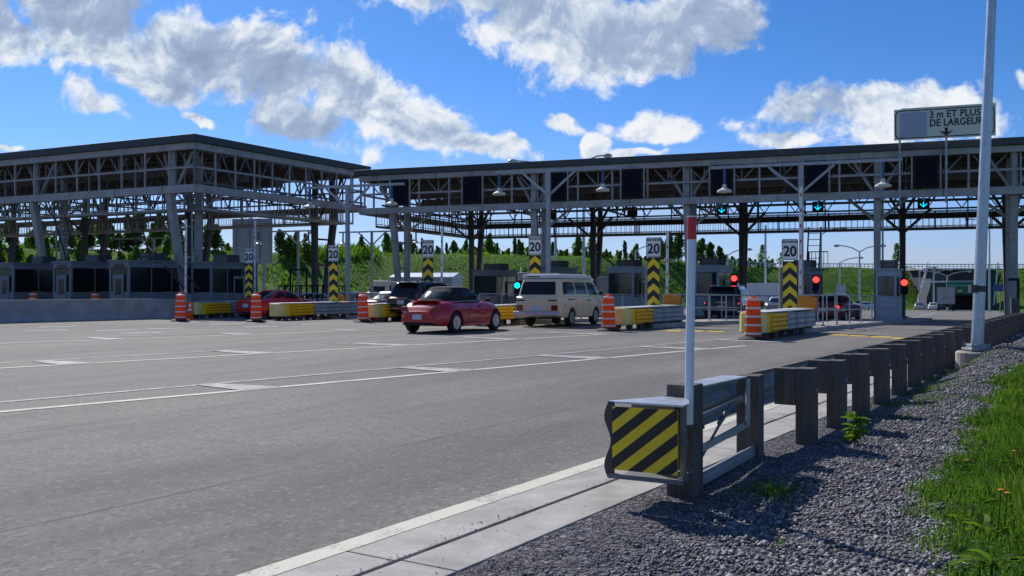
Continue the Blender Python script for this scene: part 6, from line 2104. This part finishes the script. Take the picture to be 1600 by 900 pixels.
for (u, dY, k, s_, gk) in TREES:
    Yc = float(np.interp(u, U_T, CR_Y)) + dY; x = (u - 800) / FPX * Yc
    i_ = cnt.get((gk, k), 0); cnt[(gk, k)] = i_ + 1
    tot = sum(1 for t_ in TREES if t_[4] == gk and t_[2] == k)
    lab = f'{KN[k]} {SIDE[gk]}' + (f', {ORD[i_]} such from the left' if tot > 1 else '')
    if k not in used_p:
        o = protos[k]; used_p.add(k); o['label'] = lab; o['category'] = 'shrub' if k == 3 else 'tree'
    else: o = copy_tree(protos[k], label=lab)
    o['group'] = 'trees ' + SIDE[gk] if gk in ('left', 'slope', 'crest', 'wood', 'hedge') else 'trees on the embankment'
    o.location = (x, Yc, tz(x, Yc) - .15); o.rotation_euler = (0, 0, rng.uniform(0, 6.28)); o.scale = (s_, s_, s_ * rng.uniform(.9, 1.15))

# ------------------------------------------------------------------ weeds by the shoulder
def weed(loc, label, seed, n, ln, wd, stem=0.0, flower=False, mt='leaf_c'):
    rng_ = random.Random(seed)
    rt = empty('weed', loc, 0, label, 'weed')
    mb = MB()
    for i in range(n):
        a_ = i * 2.4 + rng_.uniform(-.3, .3); L_ = ln * rng_.uniform(.6, 1.15); z0 = stem * rng_.random() * .8; el = rng_.uniform(.35, 1.15)
        d = Vector((math.cos(a_), math.sin(a_), 0)); q = Vector((-d.y, d.x, 0)); b_ = len(mb.v); vs = []; K = 7
        for j in range(K + 1):
            f_ = j / K; w_ = wd * math.sin(math.pi * min(.98, f_ * .88 + .1)) * (1 + .15 * rng_.uniform(-1, 1))
            c_ = d * (L_ * f_ * math.cos(el * (1 - .3 * f_))) + Vector((0, 0, z0 + L_ * (f_ * math.sin(el) - .55 * f_ * f_)))
            vs += [c_ - q * w_ + Vector((0, 0, .015)), c_, c_ + q * w_ + Vector((0, 0, .015))]
        fs = []
        for j in range(K):
            for e in (0, 1): fs.append((3 * j + e, 3 * j + e + 1, 3 * j + e + 4, 3 * j + e + 3))
        mb.add(vs, fs)
    mb.build('leaf', M[mt], rt, smooth=True, fix=False)
    if stem:
        mb = MB(); mb.tube((0, 0, 0), (.02, 0, stem), .005, .003, 6); mb.build('stem', M['leaf_a'], rt)
    if flower:
        mb = MB()
        for j in range(9):
            a_ = 2 * math.pi * j / 9; mb.bar((.02, 0, stem), (.02 + .014 * math.cos(a_), .014 * math.sin(a_), stem + .005), .007, .003)
        mb.lathe([(.008, -.004), (.009, .004)], c=(.02, 0, stem + .004), n=8); mb.build('flower_head', M['petal'], rt)
    return rt


def wp(u, v):
    Y = G(u, v)[1]
    for _ in range(12):
        x = (u - 800) / FPX * Y; Y = (EYE - tz(x, Y)) * FPX / (v - 450)
    x = (u - 800) / FPX * Y
    return Vector((x, Y, tz(x, Y)))


weed(wp(1336, 694), 'leafy green weed growing in the gravel below the fourth guardrail post', 1, 60, .14, .014, .30)
weed(wp(1538, 835), 'broad leaved pale weed at the grass edge, upper of the two in the corner', 2, 12, .20, .030)
weed(wp(1552, 888), 'broad leaved pale weed lowest in the right corner', 3, 14, .24, .034)
weed(wp(1512, 815), 'small narrow leaved weed at the gravel edge', 4, 10, .15, .020)
for j, (u, v, h_, lab) in enumerate(((1568, 845, .25, 'yellow flowered stem in the grass, lowest of the row'), (1580, 760, .24, 'yellow flowered stem at the right edge of the grass'), (1506, 745, .12, 'tiny yellow flower at the grass edge'), (1590, 640, .2, 'far yellow flowered stem near the right edge'), (1558, 850, .28, 'taller yellow flowered stem left of the lowest one'))):
    weed(wp(u, v), lab, 20 + j, 5, .08, .006, h_, True, 'blade')
